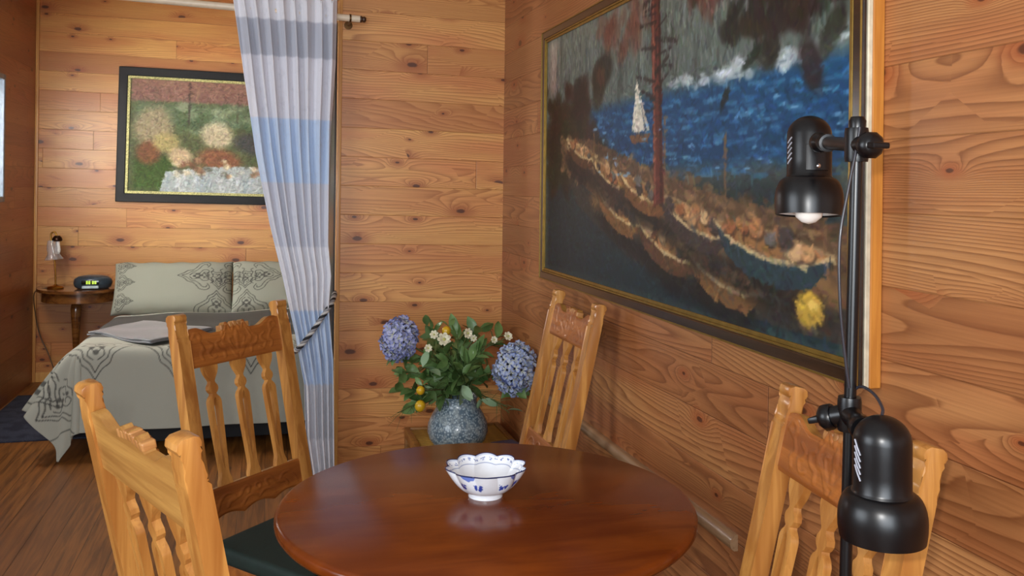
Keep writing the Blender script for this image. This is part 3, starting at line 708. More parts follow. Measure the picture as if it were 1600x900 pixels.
def frame_ring(name, o0, o1, x0, x1, mat, bevw=.002):
    """rectangular ring between inset o0 (outer) and o1 (inner), depth from x0 to x1"""
    bm = bmesh.new(); a = [(FY0 + o0, FZ0 + o0), (FY1 - o0, FZ0 + o0), (FY1 - o0, FZ1 - o0), (FY0 + o0, FZ1 - o0)]; b = [(FY0 + o1, FZ0 + o1), (FY1 - o1, FZ0 + o1), (FY1 - o1, FZ1 - o1), (FY0 + o1, FZ1 - o1)]
    V = [[bm.verts.new(fo(p[0], p[1], x)) for p in ps] for ps, x in ((a, x0), (a, x1), (b, x1), (b, x0))]
    for k in range(4):
        A, B = V[k], V[(k + 1) % 4]
        for i in range(4): bm.faces.new((A[i], A[(i + 1) % 4], B[(i + 1) % 4], B[i]))
    bev(bm, bevw, 1); return from_bm(name, bm, mat, fr_, 30)
frame_ring('batten', 0, .05, WX, WX - .026, M_batten); frame_ring('slip', .0, .05, WX - .0262, WX - .0375, M_cream)
frame_ring('frame', .001, .034, WX - .0377, XF - .004, M_dkframe, .004); 
frame_ring('gold_edge', .003, .0075, XF - .0035, XF - .0065, M_gold, .0006); frame_ring('gold_liner', .034, .040, WX - .030, XF - .003, M_gold, .001)
frame_ring('inner_liner', .040, .050, WX - .030, XF + .001, M_gold, .001)
ny, nz = 460, 220; yy = np.linspace(FY1 - .05, FY0 + .05, ny); zz = np.linspace(FZ1 - .05, FZ0 + .05, nz); Yg, Zg = np.meshgrid(yy, zz)
Pg = np.stack([np.full_like(Yg, XF + .006 - WX), Yg - 2.545, Zg - 1.06], -1); UU, VV = np.meshgrid(np.linspace(0, 1, ny), np.linspace(0, 1, nz))
cvo = link('canvas_print', grid_mesh('canvas_print', Pg[:, ::-1].copy(), cv.sample(UU, VV)[:, ::-1].copy()), painted('painted_canvas', .5, 0, .05, 300, .25, .25), fr_)

# ------------------------------------------------------------------ small framed garden picture in the bedroom
cg = Canvas(300, 230, (92, 98, 66)); rng = random.Random(5)
cg.grad(0, 300, -2, 46, (150, 112, 96), (138, 104, 92), 3); cg.grad(0, 300, 40, 100, (108, 122, 92), (84, 100, 70), 14); cg.grad(0, 90, 150, 232, (64, 84, 36), (70, 92, 40), 14)
for k in range(60): cg.ell(rng.uniform(90, 300), rng.uniform(46, 100), rng.uniform(8, 20), rng.uniform(6, 12), rng.choice([(122, 138, 110), (92, 110, 76), (150, 160, 130), (78, 92, 64)]), 0, .6, .6)
for x, y, rx, ry, c_ in ((42, 96, 34, 40, (168, 150, 120)), (34, 150, 22, 24, (126, 78, 50)), (66, 128, 24, 20, (176, 158, 104)), (158, 110, 30, 26, (206, 190, 158)), (230, 126, 40, 22, (74, 72, 74)), (164, 160, 40, 22, (146, 92, 66)), (92, 156, 22, 18, (208, 178, 144)), (250, 92, 20, 24, (64, 66, 60))): cg.ell(x, y, rx, ry, c_, .2, .5, .85)
cg.line([(106, 4), (106, 90)], 1.8, (70, 60, 54), .7); cg.line([(196, 20), (196, 84)], 1.4, (80, 70, 60), .6)
cg.poly([(66, 188), (140, 176), (300, 170), (300, 230), (56, 230)], (178, 186, 186), al=.95)
for k in range(46): cg.ell(rng.uniform(80, 296), rng.uniform(160, 196), rng.uniform(3, 11), rng.uniform(3, 7), rng.choice([(216, 200, 166), (120, 84, 62), (156, 120, 88), (196, 196, 184), (96, 96, 80)]), rng.uniform(-.5, .5), .6, .8)
for k in range(26): x = rng.uniform(60, 290); cg.line([(x, rng.uniform(190, 204)), (x + rng.uniform(-14, 14), 230)], 2, rng.choice([(208, 212, 210), (150, 166, 176)]), .5)
cg.dabs(6000, 3.2, 1.0, .24, rng)
pf = empty('framed_garden_picture', (-.42, YB, 1.29)); tag(pf, 'black framed garden table picture hanging above the bed', 'picture')
pf.rotation_euler = (0, D(1.0), 0)
def ring2(name, w, h, o0, o1, y0, y1, mat, parent, bw_=.002):
    bm = bmesh.new(); a = [(-w / 2 + o0, o0), (w / 2 - o0, o0), (w / 2 - o0, h - o0), (-w / 2 + o0, h - o0)]; b = [(-w / 2 + o1, o1), (w / 2 - o1, o1), (w / 2 - o1, h - o1), (-w / 2 + o1, h - o1)]
    V = [[bm.verts.new((p[0], y, p[1])) for p in ps] for ps, y in ((a, y0), (a, y1), (b, y1), (b, y0))]
    for k in range(4):
        A, B = V[k], V[(k + 1) % 4]
        for i in range(4): bm.faces.new((A[i], A[(i + 1) % 4], B[(i + 1) % 4], B[i]))
    bev(bm, bw_, 1); return from_bm(name, bm, mat, parent, 30)
PW, PH = 1.32, .99
M_liner = flat('speckled_pale_gold', rgb(206, 200, 130), .5, .2, var=.3, vs=120)
ring2('frame', PW, PH, 0, .062, -.003, -.034, M_blackframe, pf, .004); ring2('liner', PW, PH, .062, .082, -.003, -.028, M_liner, pf)
xx = np.linspace(-PW / 2 + .082, PW / 2 - .082, 260); zz = np.linspace(PH - .082, .082, 190); Xg, Zg = np.meshgrid(xx, zz); UU, VV = np.meshgrid(np.linspace(0, 1, 260), np.linspace(0, 1, 190))
link('canvas_print', grid_mesh('garden_print', np.stack([Xg, np.full_like(Xg, -.018), Zg], -1)[::-1].copy(), cg.sample(UU, VV)[::-1].copy()), painted('garden_print_paint', .5, 0, spec=.2), pf)

# ------------------------------------------------------------------ bed: base, mattress, duvet, pillows, throw
BX0, BX1, BY0, BY1, BT = -.93, .47, 5.17, 7.12, .52
bed = empty('bed', ((BX0 + BX1) / 2, BY0, 0)); tag(bed, 'double bed with black base in the bedroom under the garden picture', 'bed')
def rel(b): return (b[0] - bed.location.x, b[1] - bed.location.x, b[2] - BY0, b[3] - BY0, b[4], b[5])
bm = bmesh.new(); add_box(bm, *rel((BX0 + .02, BX1 - .02, BY0 + .02, BY1, .05, .28)), .012); from_bm('base', bm, flat('black_bed_base', rgb(18, 18, 22), .8), bed)
bm = bmesh.new(); add_box(bm, *rel((BX0, BX1, BY0, BY1, .28, BT)), .04, 4); from_bm('mattress', bm, M_white, bed)
for sx in (BX0 + .1, BX1 - .1):
    for sy in (BY0 + .1, BY1 - .1):
        bm = bmesh.new(); add_lathe(bm, [(.025, 0), (.03, .06)], 16, Matrix.Translation((sx - bed.location.x, sy - BY0, 0))); from_bm('leg', bm, M_black, bed)
GREY, INK = (164, 163, 149), (64, 63, 58)
def palmette(cv, cx, cy, s, ang=0, wd=1.2, half=False):
    """scrolled leaf medallion pointing along ang (0 = down)"""
    c, n = math.cos(ang), math.sin(ang)
    def T(pts): return [(cx + s * (x * c - y * n), cy + s * (x * n + y * c)) for x, y in pts]
    for k in (-1, 1):
        cv.curve(T([(0, 1), (k * .16, .74), (k * .34, .58), (k * .42, .36), (k * .62, .2), (k * .86, .06), (k * .95, -.2), (k * .78, -.36), (k * .55, -.26)]), wd, INK)
        cv.curve(T([(0, .82), (k * .12, .6), (k * .28, .44), (k * .34, .24), (k * .52, .08), (k * .72, -.04), (k * .78, -.2), (k * .66, -.24)]), wd, INK)
        cv.curve(T([(k * .05, .5), (k * .2, .36), (k * .14, .2), (k * .04, .3)]), wd, INK)
        cv.curve(T([(0, .1), (k * .18, .06), (k * .36, -.1), (k * .3, -.3), (k * .12, -.26), (k * .1, -.12), (k * .2, -.1)]), wd, INK)
        cv.curve(T([(0, -.5), (k * .2, -.42), (k * .4, -.5), (k * .5, -.4)]), wd, INK)
    for x, y in ((0, .3), (0, .02), (-.12, .14), (.12, .14), (0, -.28)):
        p = T([(x, y)])[0]; cv.ell(p[0], p[1], s * .07, s * .07, INK, 0, .5, .8)
OL, OF, ORt = .40, .44, .4; DT = 6.47
NS, NT = 420, 340
cvw, cvh = 1200, 960                               # canvas over s in [BX0-OL, BX1+ORt], t in [DT, BY0-OF]
dc = Canvas(cvw, cvh, GREY)
SX = lambda s: (s - (BX0 - OL)) / (BX1 + ORt - BX0 + OL) * cvw
TY_ = lambda t: (DT - t) / (DT - BY0 + OF) * cvh
dc.grad(-5, cvw + 5, TY_(6.44), TY_(5.45), (72, 70, 66), (62, 62, 60), 3); dc.grad(-5, cvw + 5, -5, TY_(6.445), (200, 198, 190), (200, 198, 190), 1)
rng = random.Random(2)
for k in range(300): dc.line([(x := rng.uniform(0, cvw), y := rng.uniform(TY_(6.43), TY_(5.47))), (x + rng.uniform(5, 22), y + rng.uniform(-6, 6))], 1.2, rng.choice([(96, 92, 86), (50, 50, 48)]), .5)
for xc in (-1.19, -.86, -.47, -.08, .31, .70): palmette(dc, SX(xc), TY_(5.20), 112, 0, 1.25)
for yc in (5.45, 5.0): palmette(dc, SX(-1.14), TY_(yc), 88, D(90), 1.25)
dc.line([(SX(-1.33), TY_(4.9)), (SX(-1.0), TY_(4.74))], 1.5, INK)
us = np.linspace(0, 1, NS); vs = np.linspace(0, 1, NT); Pd = np.zeros((NT, NS, 3))
s_ = BX0 - OL + us * (BX1 + ORt - BX0 + OL); t_ = DT - vs * (DT - BY0 + OF)
nz_ = np.random.RandomState(3)
TOP = BT + .035
for j, t in enumerate(t_):
    for i, s in enumerate(s_):
        el = max(0, BX0 - s); er = max(0, s - BX1); ef = max(0, BY0 - t)
        ex = el if el > 0 else er; e = math.hypot(ex, ef); cx = min(max(s, BX0), BX1); cy = max(t, BY0)
        puff = .012 * math.sin(s * 9 + t * 3) + .008 * math.sin(t * 11 - s * 4)
        if e < 1e-6: Pd[j, i] = (cx, cy, TOP + puff * .7); continue
        ph = math.degrees(math.atan2(ef, ex)) if ef > 0 else 0
        if el > 0:
            fl_ = .10 + .55 * math.exp(-((ph - 17) / 15) ** 2) + .05 * math.exp(-((ph - 52) / 10) ** 2) + .05 * math.sin(t * 16) * (ph == 0) 
            if ph == 0: fl_ += .38 * math.exp(-((t - BY0) / .28) ** 2)
        elif er > 0: fl_ = .08 + .4 * math.exp(-((ph - 30) / 15) ** 2)
        else: fl_ = .07 + .035 * math.sin(s * 12.5 + 1)
        fl_ = max(fl_, .04); dr = e / math.sqrt(1 + fl_ * fl_); ou = fl_ * dr + .04 * (1 - math.exp(-e / .03))
        dirx = (-ex if el > 0 else ex) / e; diry = -ef / e
        dz = max(0, dr - .03 * (1 - math.exp(-e / .04)))
        zz_ = TOP - dz + puff * math.exp(-e / .1) * .7
        if zz_ < .008: zz_ = .008 + .002 * math.sin(e * 60); 
        wave = .012 * math.sin(ph * .16 + 1.2) * min(1, e * 4)
        Pd[j, i] = (cx + dirx * (ou + wave), cy + diry * (ou + wave), zz_)
Pd[..., 0] -= bed.location.x; Pd[..., 1] -= BY0
UU, VV = np.meshgrid(us, vs)
M_cloth = painted('printed_cotton', .85, 0, .15, 500)
dv = link('duvet', grid_mesh('duvet', Pd[::-1].copy(), dc.sample(UU, VV)[::-1].copy()), M_cloth, None, 180)
dv.location = bed.location
sol = dv.modifiers.new('thickness', 'SOLIDIFY'); sol.thickness = .014; sol.offset = 1
tag(dv, 'grey-beige duvet printed with dark scrolls, hanging over the bed foot', 'duvet')
def pillow(cx, cy, cz, w, h, label, flip):
    n1, n2 = 150, 90; pc = Canvas(600, 400, (148, 149, 134))
    X = lambda x: (600 - x) if flip else x
    palmette(pc, X(440), 150, 120, D(90) * (-1 if flip else 1), 2.0); palmette(pc, X(600), 150, 130, D(90) * (1 if flip else -1), 2.0)
    palmette(pc, X(530), 160, 90, 0, 1.8); palmette(pc, X(520), 380, 120, D(180), 2.0)
    for yy_ in (60, 190, 330): palmette(pc, X(50), yy_, 62, D(-90) * (-1 if flip else 1), 1.6)
    rows_ = []; cc = []
    for sgn in (1, -1):
        U, V = np.meshgrid(np.linspace(-1, 1, n1), np.linspace(-1, 1, n2)); 
        pinch = 1 - .025 * (1 - V ** 2) * np.abs(U) ** 3; pz = 1 - .08 * (1 - U ** 2) * np.abs(V) ** 3
        T = .095 * (np.clip(1 - U ** 4, 0, 1) * np.clip(1 - V ** 4, 0, 1)) ** .45
        P_ = np.stack([U * w / 2 * pinch, -sgn * T, V * h / 2 * pz + .004 * np.sin(U * 14)], -1); c2 = pc.sample((U + 1) / 2, (1 - V) / 2)
        if sgn < 0: P_ = P_[::-1]; c2 = c2[::-1]
        rows_.append(P_); cc.append(c2)
    bm = bmesh.new(); me1 = grid_mesh('a', rows_[0], cc[0]); me2 = grid_mesh('b', rows_[1], cc[1]); bm.from_mesh(me1); bm.from_mesh(me2)
    bmesh.ops.remove_doubles(bm, verts=bm.verts, dist=.0008)
    o = from_bm('pillow', bm, M_cloth, None, 180); o.location = (cx, cy, cz); o.rotation_euler = (D(-32), 0, 0)
    tag(o, label, 'pillow', 'pillows on the bed'); return o
pillow(-.635, 6.80, .70, .80, .40, 'printed grey pillow nearest the bedside table', False)
pillow(.148, 6.80, .70, .79, .40, 'printed grey pillow partly hidden behind the curtain', True)
# folded throw lying cornerwise on the duvet
bm = bmesh.new()
for k in range(2):
    t = bmesh.new(); bmesh.ops.create_grid(t, x_segments=24, y_segments=24, size=.5)
    for v in t.verts:
        a, b = v.co.x, v.co.y; A = Vector((-.99, 5.62)); B = Vector((-.74, 6.02)); C_ = Vector((-.30, 5.62)); E_ = Vector((-.60, 5.20))
        p = A * (.5 - a) * (.5 - b) + B * (.5 - a) * (.5 + b) + C_ * (.5 + a) * (.5 + b) + E_ * (.5 + a) * (.5 - b)
        c0 = (A + C_) / 2; p = c0 + (p - c0) * (1 - .02 * k)
        v.co = Vector((p.x, p.y, TOP + .024 + k * .010 + .006 * math.sin(a * 9 + k) * math.cos(b * 8)))
    merge(bm, t)
o_ = from_bm('folded_throw', bm, flat('silver_grey_satin', rgb(104, 105, 108), .42, 0, .1, .1, 30, .2, **{'Sheen Weight': .4}), None, 180)
sl = o_.modifiers.new('thickness', 'SOLIDIFY'); sl.thickness = .008
tag(o_, 'shiny grey throw folded in a square on the duvet', 'blanket')

# ------------------------------------------------------------------ bedside console, clock radio, lamp
ns = empty('bedside_table', (-1.28, YB - .018, 0)); tag(ns, 'small half-round brown bedside table between left wall and bed', 'table')
M_walnut = wood('glossy_walnut', rgb(138, 88, 40), rgb(84, 46, 20), 0, 1.0, .15, .7)
def half(bm, w, d, z0, z1, b):
    t = bmesh.new(); pts = [(w * math.cos(a), -d * math.sin(a) ** .8) for a in [PI * k / 28 for k in range(29)]]
    A = [t.verts.new((x, y, z0)) for x, y in pts]; B = [t.verts.new((x, y, z1)) for x, y in pts]; t.faces.new(A); t.faces.new(B); n = len(pts)
    for i in range(n): t.faces.new((A[i], A[(i + 1) % n], B[(i + 1) % n], B[i]))
    bmesh.ops.remove_doubles(t, verts=t.verts, dist=1e-5); merge(bm, t)
bm = bmesh.new(); half(bm, .30, .40, .672, .692, .004); from_bm('tabletop', bm, M_walnut, ns, 40)
bm = bmesh.new(); half(bm, .27, .36, .60, .672, .004); from_bm('apron', bm, M_walnut, ns, 40)
for lx_, ly_ in ((-.015, -.20),):
    bm = bmesh.new(); pts = spline([(lx_, ly_, .60), (lx_ * 1.02, ly_ - .015, .50), (lx_, ly_ + .0, .30), (lx_, ly_ + .005, .12), (lx_ * 1.02, ly_ - .02, .012)], 6)
    add_tube(bm, pts, [np.interp(i / (len(pts) - 1), [0, .15, .5, .85, 1], [.03, .036, .022, .013, .02]) for i in range(len(pts))], 14); from_bm('leg', bm, M_walnut, ns, 60)
cr = empty('clock_radio', (-1.185, 6.93, .692)); tag(cr, 'small rounded dark clock radio with lit green display', 'clock radio')
bm = bmesh.new()
t = bmesh.new(); add_lathe(t, [(0, 0), (.098, 0), (.118, .012), (.128, .04), (.122, .068), (.095, .086), (.05, .094), (0, .095)], 40); bmesh.ops.scale(t, vec=(1, .62, 1), verts=t.verts); merge(bm, t)
from_bm('body', bm, flat('slate_plastic', rgb(52, 66, 76), .35, 0, .3), cr, 50)
def pod(name, x0, x1, z0, z1, y, mat):
    bm = bmesh.new(); add_box(bm, x0, x1, y, y + .02, z0, z1, .003); return from_bm(name, bm, mat, cr, 40)
pod('display', -.062, .052, .036, .064, -.084, flat('dark_display', rgb(16, 24, 20), .15, 0, .5))
mg = NB('green_digits'); mg.done((0, 0, 0, 1), .4, **{'Emission Color': rgb(190, 225, 70), 'Emission Strength': 1.6})
pod('speaker_strip', -.058, .048, .008, .026, -.084, flat('pale_plastic', rgb(186, 202, 206), .4))
bm = bmesh.new()
for dx in (-.03, -.014, .008, .024):
    for a, b, c_, d_ in ((0, .010, .058, .0602), (0, .010, .0482, .0504), (0, .010, .0395, .0417), (0, .0022, .0395, .0602), (.008, .0102, .0395, .0602)):
        add_box(bm, dx + a, dx + b, -.0852, -.084, c_, d_)
from_bm('digits', bm, mg.m, cr, None)
bl_ = empty('bedside_lamp', (-1.435, 6.97, .692)); tag(bl_, 'little brass bedside lamp with a clear glass shade', 'lamp')
bm = bmesh.new(); add_lathe(bm, [(0, 0), (.052, 0), (.055, .006), (.05, .014), (.02, .02), (.008, .028), (0, .028)], 32); from_bm('base', bm, M_brass, bl_, 50)
bm = bmesh.new(); add_tube(bm, spline([(0, 0, .02), (-.002, 0, .12), (-.012, 0, .24), (-.03, 0, .34), (-.03, 0, .385), (-.008, 0, .395), (.006, 0, .365)], 8), .0055, 12); from_bm('stem', bm, M_brass, bl_, 60)
bm = bmesh.new(); add_lathe(bm, [(0, .37), (.018, .37), (.03, .355), (.034, .34), (.03, .332), (0, .332)], 24, Matrix.Translation((.008, 0, 0))); from_bm('shade_cap', bm, flat('dark_bronze', rgb(60, 36, 22), .3, .8), bl_, 50)
mglass = NB('clear_shade_glass').done((.96, .97, 1, 1), .08, **{'Transmission Weight': .85, 'IOR': 1.4})
bm = bmesh.new(); prof = [(.028, .34), (.036, .31), (.04, .28), (.037, .25), (.044, .225), (.056, .205), (.054, .204), (.042, .224), (.035, .25), (.038, .28), (.034, .31), (.026, .34)]
t = bmesh.new(); add_lathe(t, prof, 40, cap=False)
for v in t.verts:
    if v.co.z < .24: an = math.atan2(v.co.y, v.co.x); f_ = 1 + .12 * math.cos(6 * an); v.co.x *= f_; v.co.y *= f_
merge(bm, t, Matrix.Translation((.01, 0, 0)) @ Matrix.Rotation(D(-6), 4, 'Y')); from_bm('lamp_shade', bm, mglass, bl_, 60)
bm = bmesh.new(); add_lathe(bm, [(0, .335), (.012, .33), (.015, .30), (.02, .27), (.015, .245), (0, .238)], 20, Matrix.Translation((.012, 0, 0))); from_bm('bulb', bm, M_bulb, bl_, 60)
bm = bmesh.new(); add_tube(bm, spline([(-1.49, 6.99, .698), (-1.575, 7.0, .66), (-1.585, 7.08, .5), (-1.56, 7.10, .35), (-1.50, 7.08, .22), (-1.44, 7.0, .1), (-1.4, 6.9, .012)], 8), .004, 8)
tag(from_bm('power_cord', bm, flat('brown_cord', rgb(96, 70, 46), .5), None, 60), 'thin brown power cord hanging down beside the bedside table', 'cord')

# rug beside the bed
q = NB('navy_rug'); n1 = q.noise(q.obj(), 220, 3); n2 = q.noise(q.obj(), 9, 3)
c = q.mix(q.sm(n1, .35, .7), rgb(26, 32, 54), rgb(74, 76, 88)); c = q.mix(q.sm(n2, .45, .6), c, rgb(34, 36, 52)); q.bump(n1, .6, .004)
bm = bmesh.new(); add_box(bm, -1.60, -.55, 5.53, 6.7, 0, .009, .003)
tag(from_bm('rug', bm, q.done(c, .95), None, 40), 'dark blue and grey rug on the floor at left, partly under the bed', 'rug')

# dark wardrobe behind the curtain
wd_ = empty('wardrobe', (.612, 4.73, 0)); tag(wd_, 'dark wardrobe glimpsed in the gap between curtain and partition', 'wardrobe')
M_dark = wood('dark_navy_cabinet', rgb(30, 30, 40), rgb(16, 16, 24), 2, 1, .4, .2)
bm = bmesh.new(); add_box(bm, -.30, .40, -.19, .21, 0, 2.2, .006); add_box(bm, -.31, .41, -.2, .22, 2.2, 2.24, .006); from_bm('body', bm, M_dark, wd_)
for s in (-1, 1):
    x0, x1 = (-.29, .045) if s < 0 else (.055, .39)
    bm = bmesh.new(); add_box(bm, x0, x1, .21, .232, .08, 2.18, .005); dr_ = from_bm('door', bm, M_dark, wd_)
    hx = x1 - .04 if s < 0 else x0 + .04
    bm = bmesh.new(); add_tube(bm, spline([(hx, .232, .90), (hx, .26, .93), (hx, .26, 1.0), (hx, .232, 1.03)], 5), .006, 8); from_bm('handle', bm, M_chrome, dr_, 60)

# ------------------------------------------------------------------ curtain rod and curtain
M_rod = flat('cream_painted_rod', rgb(222, 204, 178), .4, 0, .2, var=.04)
rd = empty('curtain_rod', (-.45, 4.3, 2.24)); tag(rd, 'cream wooden curtain rod with end knob across the bedroom opening', 'curtain rod')
bm = bmesh.new(); add_tube(bm, [(-1.0, 0, .048), (.857, 0, -.018)], .016, 20); from_bm('rod', bm, M_rod, rd, 40)
bm = bmesh.new(); add_lathe(bm, [(0, 0), (.014, 0), (.016, .006), (.012, .012), (.015, .02), (.010, .028), (0, .03)], 16, align((.857, 0, -.018), (.957, 0, -.022))); from_bm('finial', bm, flat('dark_knob', rgb(70, 44, 28), .4), rd, 50)
for bx_ in (.812, -.95):
    bz = .048 - .066 * (bx_ + 1) / 1.857
    bm = bmesh.new(); add_tube(bm, [(bx_, 0, bz - .016), (bx_, .09, bz - .016)], .006, 10); t = bmesh.new(); add_lathe(t, [(.0165, -.004), (.0195, -.004), (.0195, .004), (.0165, .004)], 20, cap=False); merge(bm, t, Matrix.Translation((bx_, 0, bz)) @ Matrix.Rotation(PI / 2, 4, 'Y'))
    add_lathe(bm, [(0, 0), (.02, 0), (.02, .006), (0, .007)], 16, align((bx_, .11, bz - .016), (bx_, .08, bz - .016))); from_bm('bracket', bm, M_bronze, rd, 40)

q = NB('striped_curtain'); o = q.sep(q.obj()); z = q.m2('MULTIPLY_ADD', o[0], .02, o[2])
W_, G_, B_ = rgb(226, 226, 232), rgb(184, 187, 198), rgb(194, 211, 234)
bands = [(0, W_), (.27, W_), (.2701, rgb(208, 210, 218)), (.52, rgb(208, 210, 218)), (.5201, B_), (.86, B_), (.8601, W_), (1.155, W_), (1.1551, rgb(208, 210, 220)), (1.45, rgb(208, 210, 220)), (1.4501, B_), (1.745, B_), (1.7451, rgb(222, 222, 230)), (2.03, rgb(222, 222, 230)), (2.0301, G_), (2.195, G_), (2.1951, W_)]
c = q.ramp(q.m2('DIVIDE', z, 2.5), [(p / 2.5, cc_) for p, cc_ in bands], 'LINEAR')
nn = q.noise(q.xyz(q.m2('MULTIPLY', o[0], 500), q.m2('MULTIPLY', o[1], 500), q.m2('MULTIPLY', o[2], 500)), 1, 2); q.bump(nn, .12, .001)
crk = q.noise(q.obj(), 26, 4, .6)
c = q.mix(q.m2('MULTIPLY', q.sm(crk, .52, .75), .25), c, rgb(170, 172, 182))
M_curt = q.done(c, .8, **{'Sheen Weight': .2})
zL = [(2.30, -.168), (1.93, -.116), (1.58, -.062), (1.26, .004), (1.02, .064), (.76, .124), (.68, .139), (.52, .172), (.28, .182), (.11, .21), (.02, .215)][::-1]
zR = [(2.30, .292), (2.0, .29), (1.70, .276), (1.41, .273), (1.17, .272), (1.02, .286), (.87, .277), (.63, .300), (.11, .309), (.02, .309)][::-1]
NI, NJ = 400, 220; P_ = np.zeros((NJ, NI, 3)); zs_ = np.linspace(.02, 2.30, NJ); nf = 8
for j, z in enumerate(zs_):
    xl = np.interp(z, [a for a, b in zL], [b for a, b in zL]); xr = np.interp(z, [a for a, b in zR], [b for a, b in zR])
    u = np.linspace(0, 1, NI); ph = 2 * PI * nf * (u + .012 * np.sin(u * 17 + z * 1.3)); wdt = xr - xl
    amp = np.interp(z, [0, .5, .76, 1.1, 1.6, 2.28], [.030, .026, .018, .028, .036, .038])
    x = xl + wdt * u + .16 * wdt / nf * np.sin(2 * ph); y = 4.268 + .6 * amp * np.sign(np.sin(ph)) * np.abs(np.sin(ph)) ** .75 + .006 * np.sin(ph * .5 + z * 5)
    y = y - .035 * np.exp(-((z - (.69 + .18 * u)) / .07) ** 2) * 0 
    ztop = z + (.02 * np.sin(ph) * np.clip((z - 2.2) / .08, 0, 1))
    k_ = np.clip((.72 - z) / .25, 0, 1); y = y * (1 - k_) + k_ * (4.272 + .020 * np.sin(2 * PI * 4.5 * (u + .02 * np.sin(u * 9)) + .6) + .006 * np.sin(ph)); x = x * (1 - k_) + k_ * (xl + wdt * u)
    P_[j] = np.stack([x, y, ztop], -1)
co_ = link('curtain', grid_mesh('curtain', P_), M_curt, None, 180); s_m = co_.modifiers.new('thickness', 'SOLIDIFY'); s_m.thickness = .002
tag(co_, 'blue and white striped curtain gathered at the bedroom opening', 'curtain')
# rope tie-back of three twisted strands
tie = empty('curtain_tieback', (.2, 4.3, .77)); tag(tie, 'black and white twisted rope holding the curtain back', 'tieback')
path = spline([(.13, 4.32, .665), (.125, 4.285, .672), (.15, 4.252, .70), (.20, 4.245, .765), (.245, 4.250, .83), (.285, 4.27, .885), (.305, 4.34, .915), (.312, 4.40, .925)], 14)
for k, mt in enumerate((flat('white_cord', rgb(214, 212, 208), .6), flat('black_cord', rgb(30, 30, 34), .6), flat('silver_cord', rgb(150, 150, 154), .5))):
    pts = []
    for i, p in enumerate(path):
        d_ = (path[min(i + 1, len(path) - 1)] - path[max(i - 1, 0)]).normalized(); n_ = d_.orthogonal().normalized(); n_ = Vector((0, -1, 0)) - d_ * Vector((0, -1, 0)).dot(d_); n_.normalize(); b_ = d_.cross(n_)
        a_ = i * .62 + k * 2 * PI / 3; pts.append(p + (n_ * math.cos(a_) + b_ * math.sin(a_)) * .0062 - tie.location)
    bm = bmesh.new(); add_tube(bm, pts, .0064, 8); from_bm('strand', bm, mt, tie, 60)

# ------------------------------------------------------------------ cane stool, book, vase and flowers
st = empty('cane_stool', (.885, 4.08, 0)); tag(st, 'low wooden stool with woven cane top under the vase', 'stool')
q = NB('woven_cane'); o = q.sep(q.obj()); wv = q.m2('ABSOLUTE', q.m2('SINE', q.m2('MULTIPLY', o[1], 120))); wv2 = q.m2('ABSOLUTE', q.m2('SINE', q.m2('MULTIPLY', o[0], 60)))
c = q.mix(wv, rgb(120, 88, 30), rgb(206, 168, 76)); c = q.mix(q.m2('MULTIPLY', wv2, .3), c, rgb(110, 76, 24)); q.bump(wv, .8, .004); M_cane = q.done(c, .5)
bm = bmesh.new(); add_box(bm, -.21, .21, -.27, .27, .245, .262, .004); from_bm('woven_top', bm, M_cane, st)
M_stool = wood('brown_stool_wood', rgb(170, 116, 46), rgb(112, 70, 26), 0, 1, .4, .2)
bm = bmesh.new()
for b in ((-.235, -.21, -.295, .295, .225, .27), (.21, .235, -.295, .295, .225, .27), (-.21, .21, -.295, -.27, .225, .27), (-.21, .21, .27, .295, .225, .27)): add_box(bm, *b, .003)
from_bm('seat_frame', bm, M_stool, st)
for sx in (-1, 1):
    for sy in (-1, 1): bm = bmesh.new(); add_box(bm, sx * .218 - .016, sx * .218 + .016, sy * .278 - .016, sy * .278 + .016, 0, .226, .003); from_bm('leg', bm, M_stool, st)
bk_ = empty('book', (1.055, 3.905, .2705), D(14)); tag(bk_, 'thin purple-grey book lying on the cane stool beside the vase', 'book')
bm = bmesh.new(); add_box(bm, -.055, .055, -.08, .08, .0, .002, .0006, 1); add_box(bm, -.055, .055, -.08, .08, .016, .018, .0006, 1); add_box(bm, -.056, -.053, -.08, .08, 0, .018, .0006, 1); from_bm('cover', bm, flat('purple_grey_cover', rgb(86, 84, 112), .5), bk_)
bm = bmesh.new(); add_box(bm, -.052, .052, -.077, .077, .002, .016); from_bm('pages', bm, flat('white_pages', rgb(226, 222, 212), .7), bk_)

VX, VY, VZ = .836, 4.0, .262
q = NB('mottled_blue_glaze'); vv = q.vor(q.obj(), 105); n1 = q.noise(q.obj(), 34, 3); n3 = q.noise(q.obj(), 90, 3)
c = q.mix(q.sm(vv['Distance'], .25, .62), rgb(168, 186, 194), rgb(86, 108, 124)); c = q.mix(q.m2('MULTIPLY', q.sm(n1, .45, .65), .6), c, rgb(160, 172, 172)); c = q.mix(q.m2('MULTIPLY', q.sm(n3, .5, .7), .5), c, rgb(70, 92, 112))
q.bump(vv['Distance'], .25, .003); M_vase = q.done(c, .3, coat=.4)
bm = bmesh.new(); add_lathe(bm, [(0, 0), (.082, 0), (.098, .01), (.125, .045), (.136, .08), (.133, .115), (.115, .155), (.094, .19), (.084, .215), (.088, .23), (.096, .24), (.093, .242), (.082, .23), (.078, .215), (.088, .19), (.108, .155), (.125, .115), (.127, .08), (.115, .045), (.09, .018), (0, .014)], 64)
vs_ = from_bm('vase', bm, M_vase, None, 60); vs_.location = (VX, VY, VZ); tag(vs_, 'rounded blue-grey mottled ceramic vase on the cane stool', 'vase')

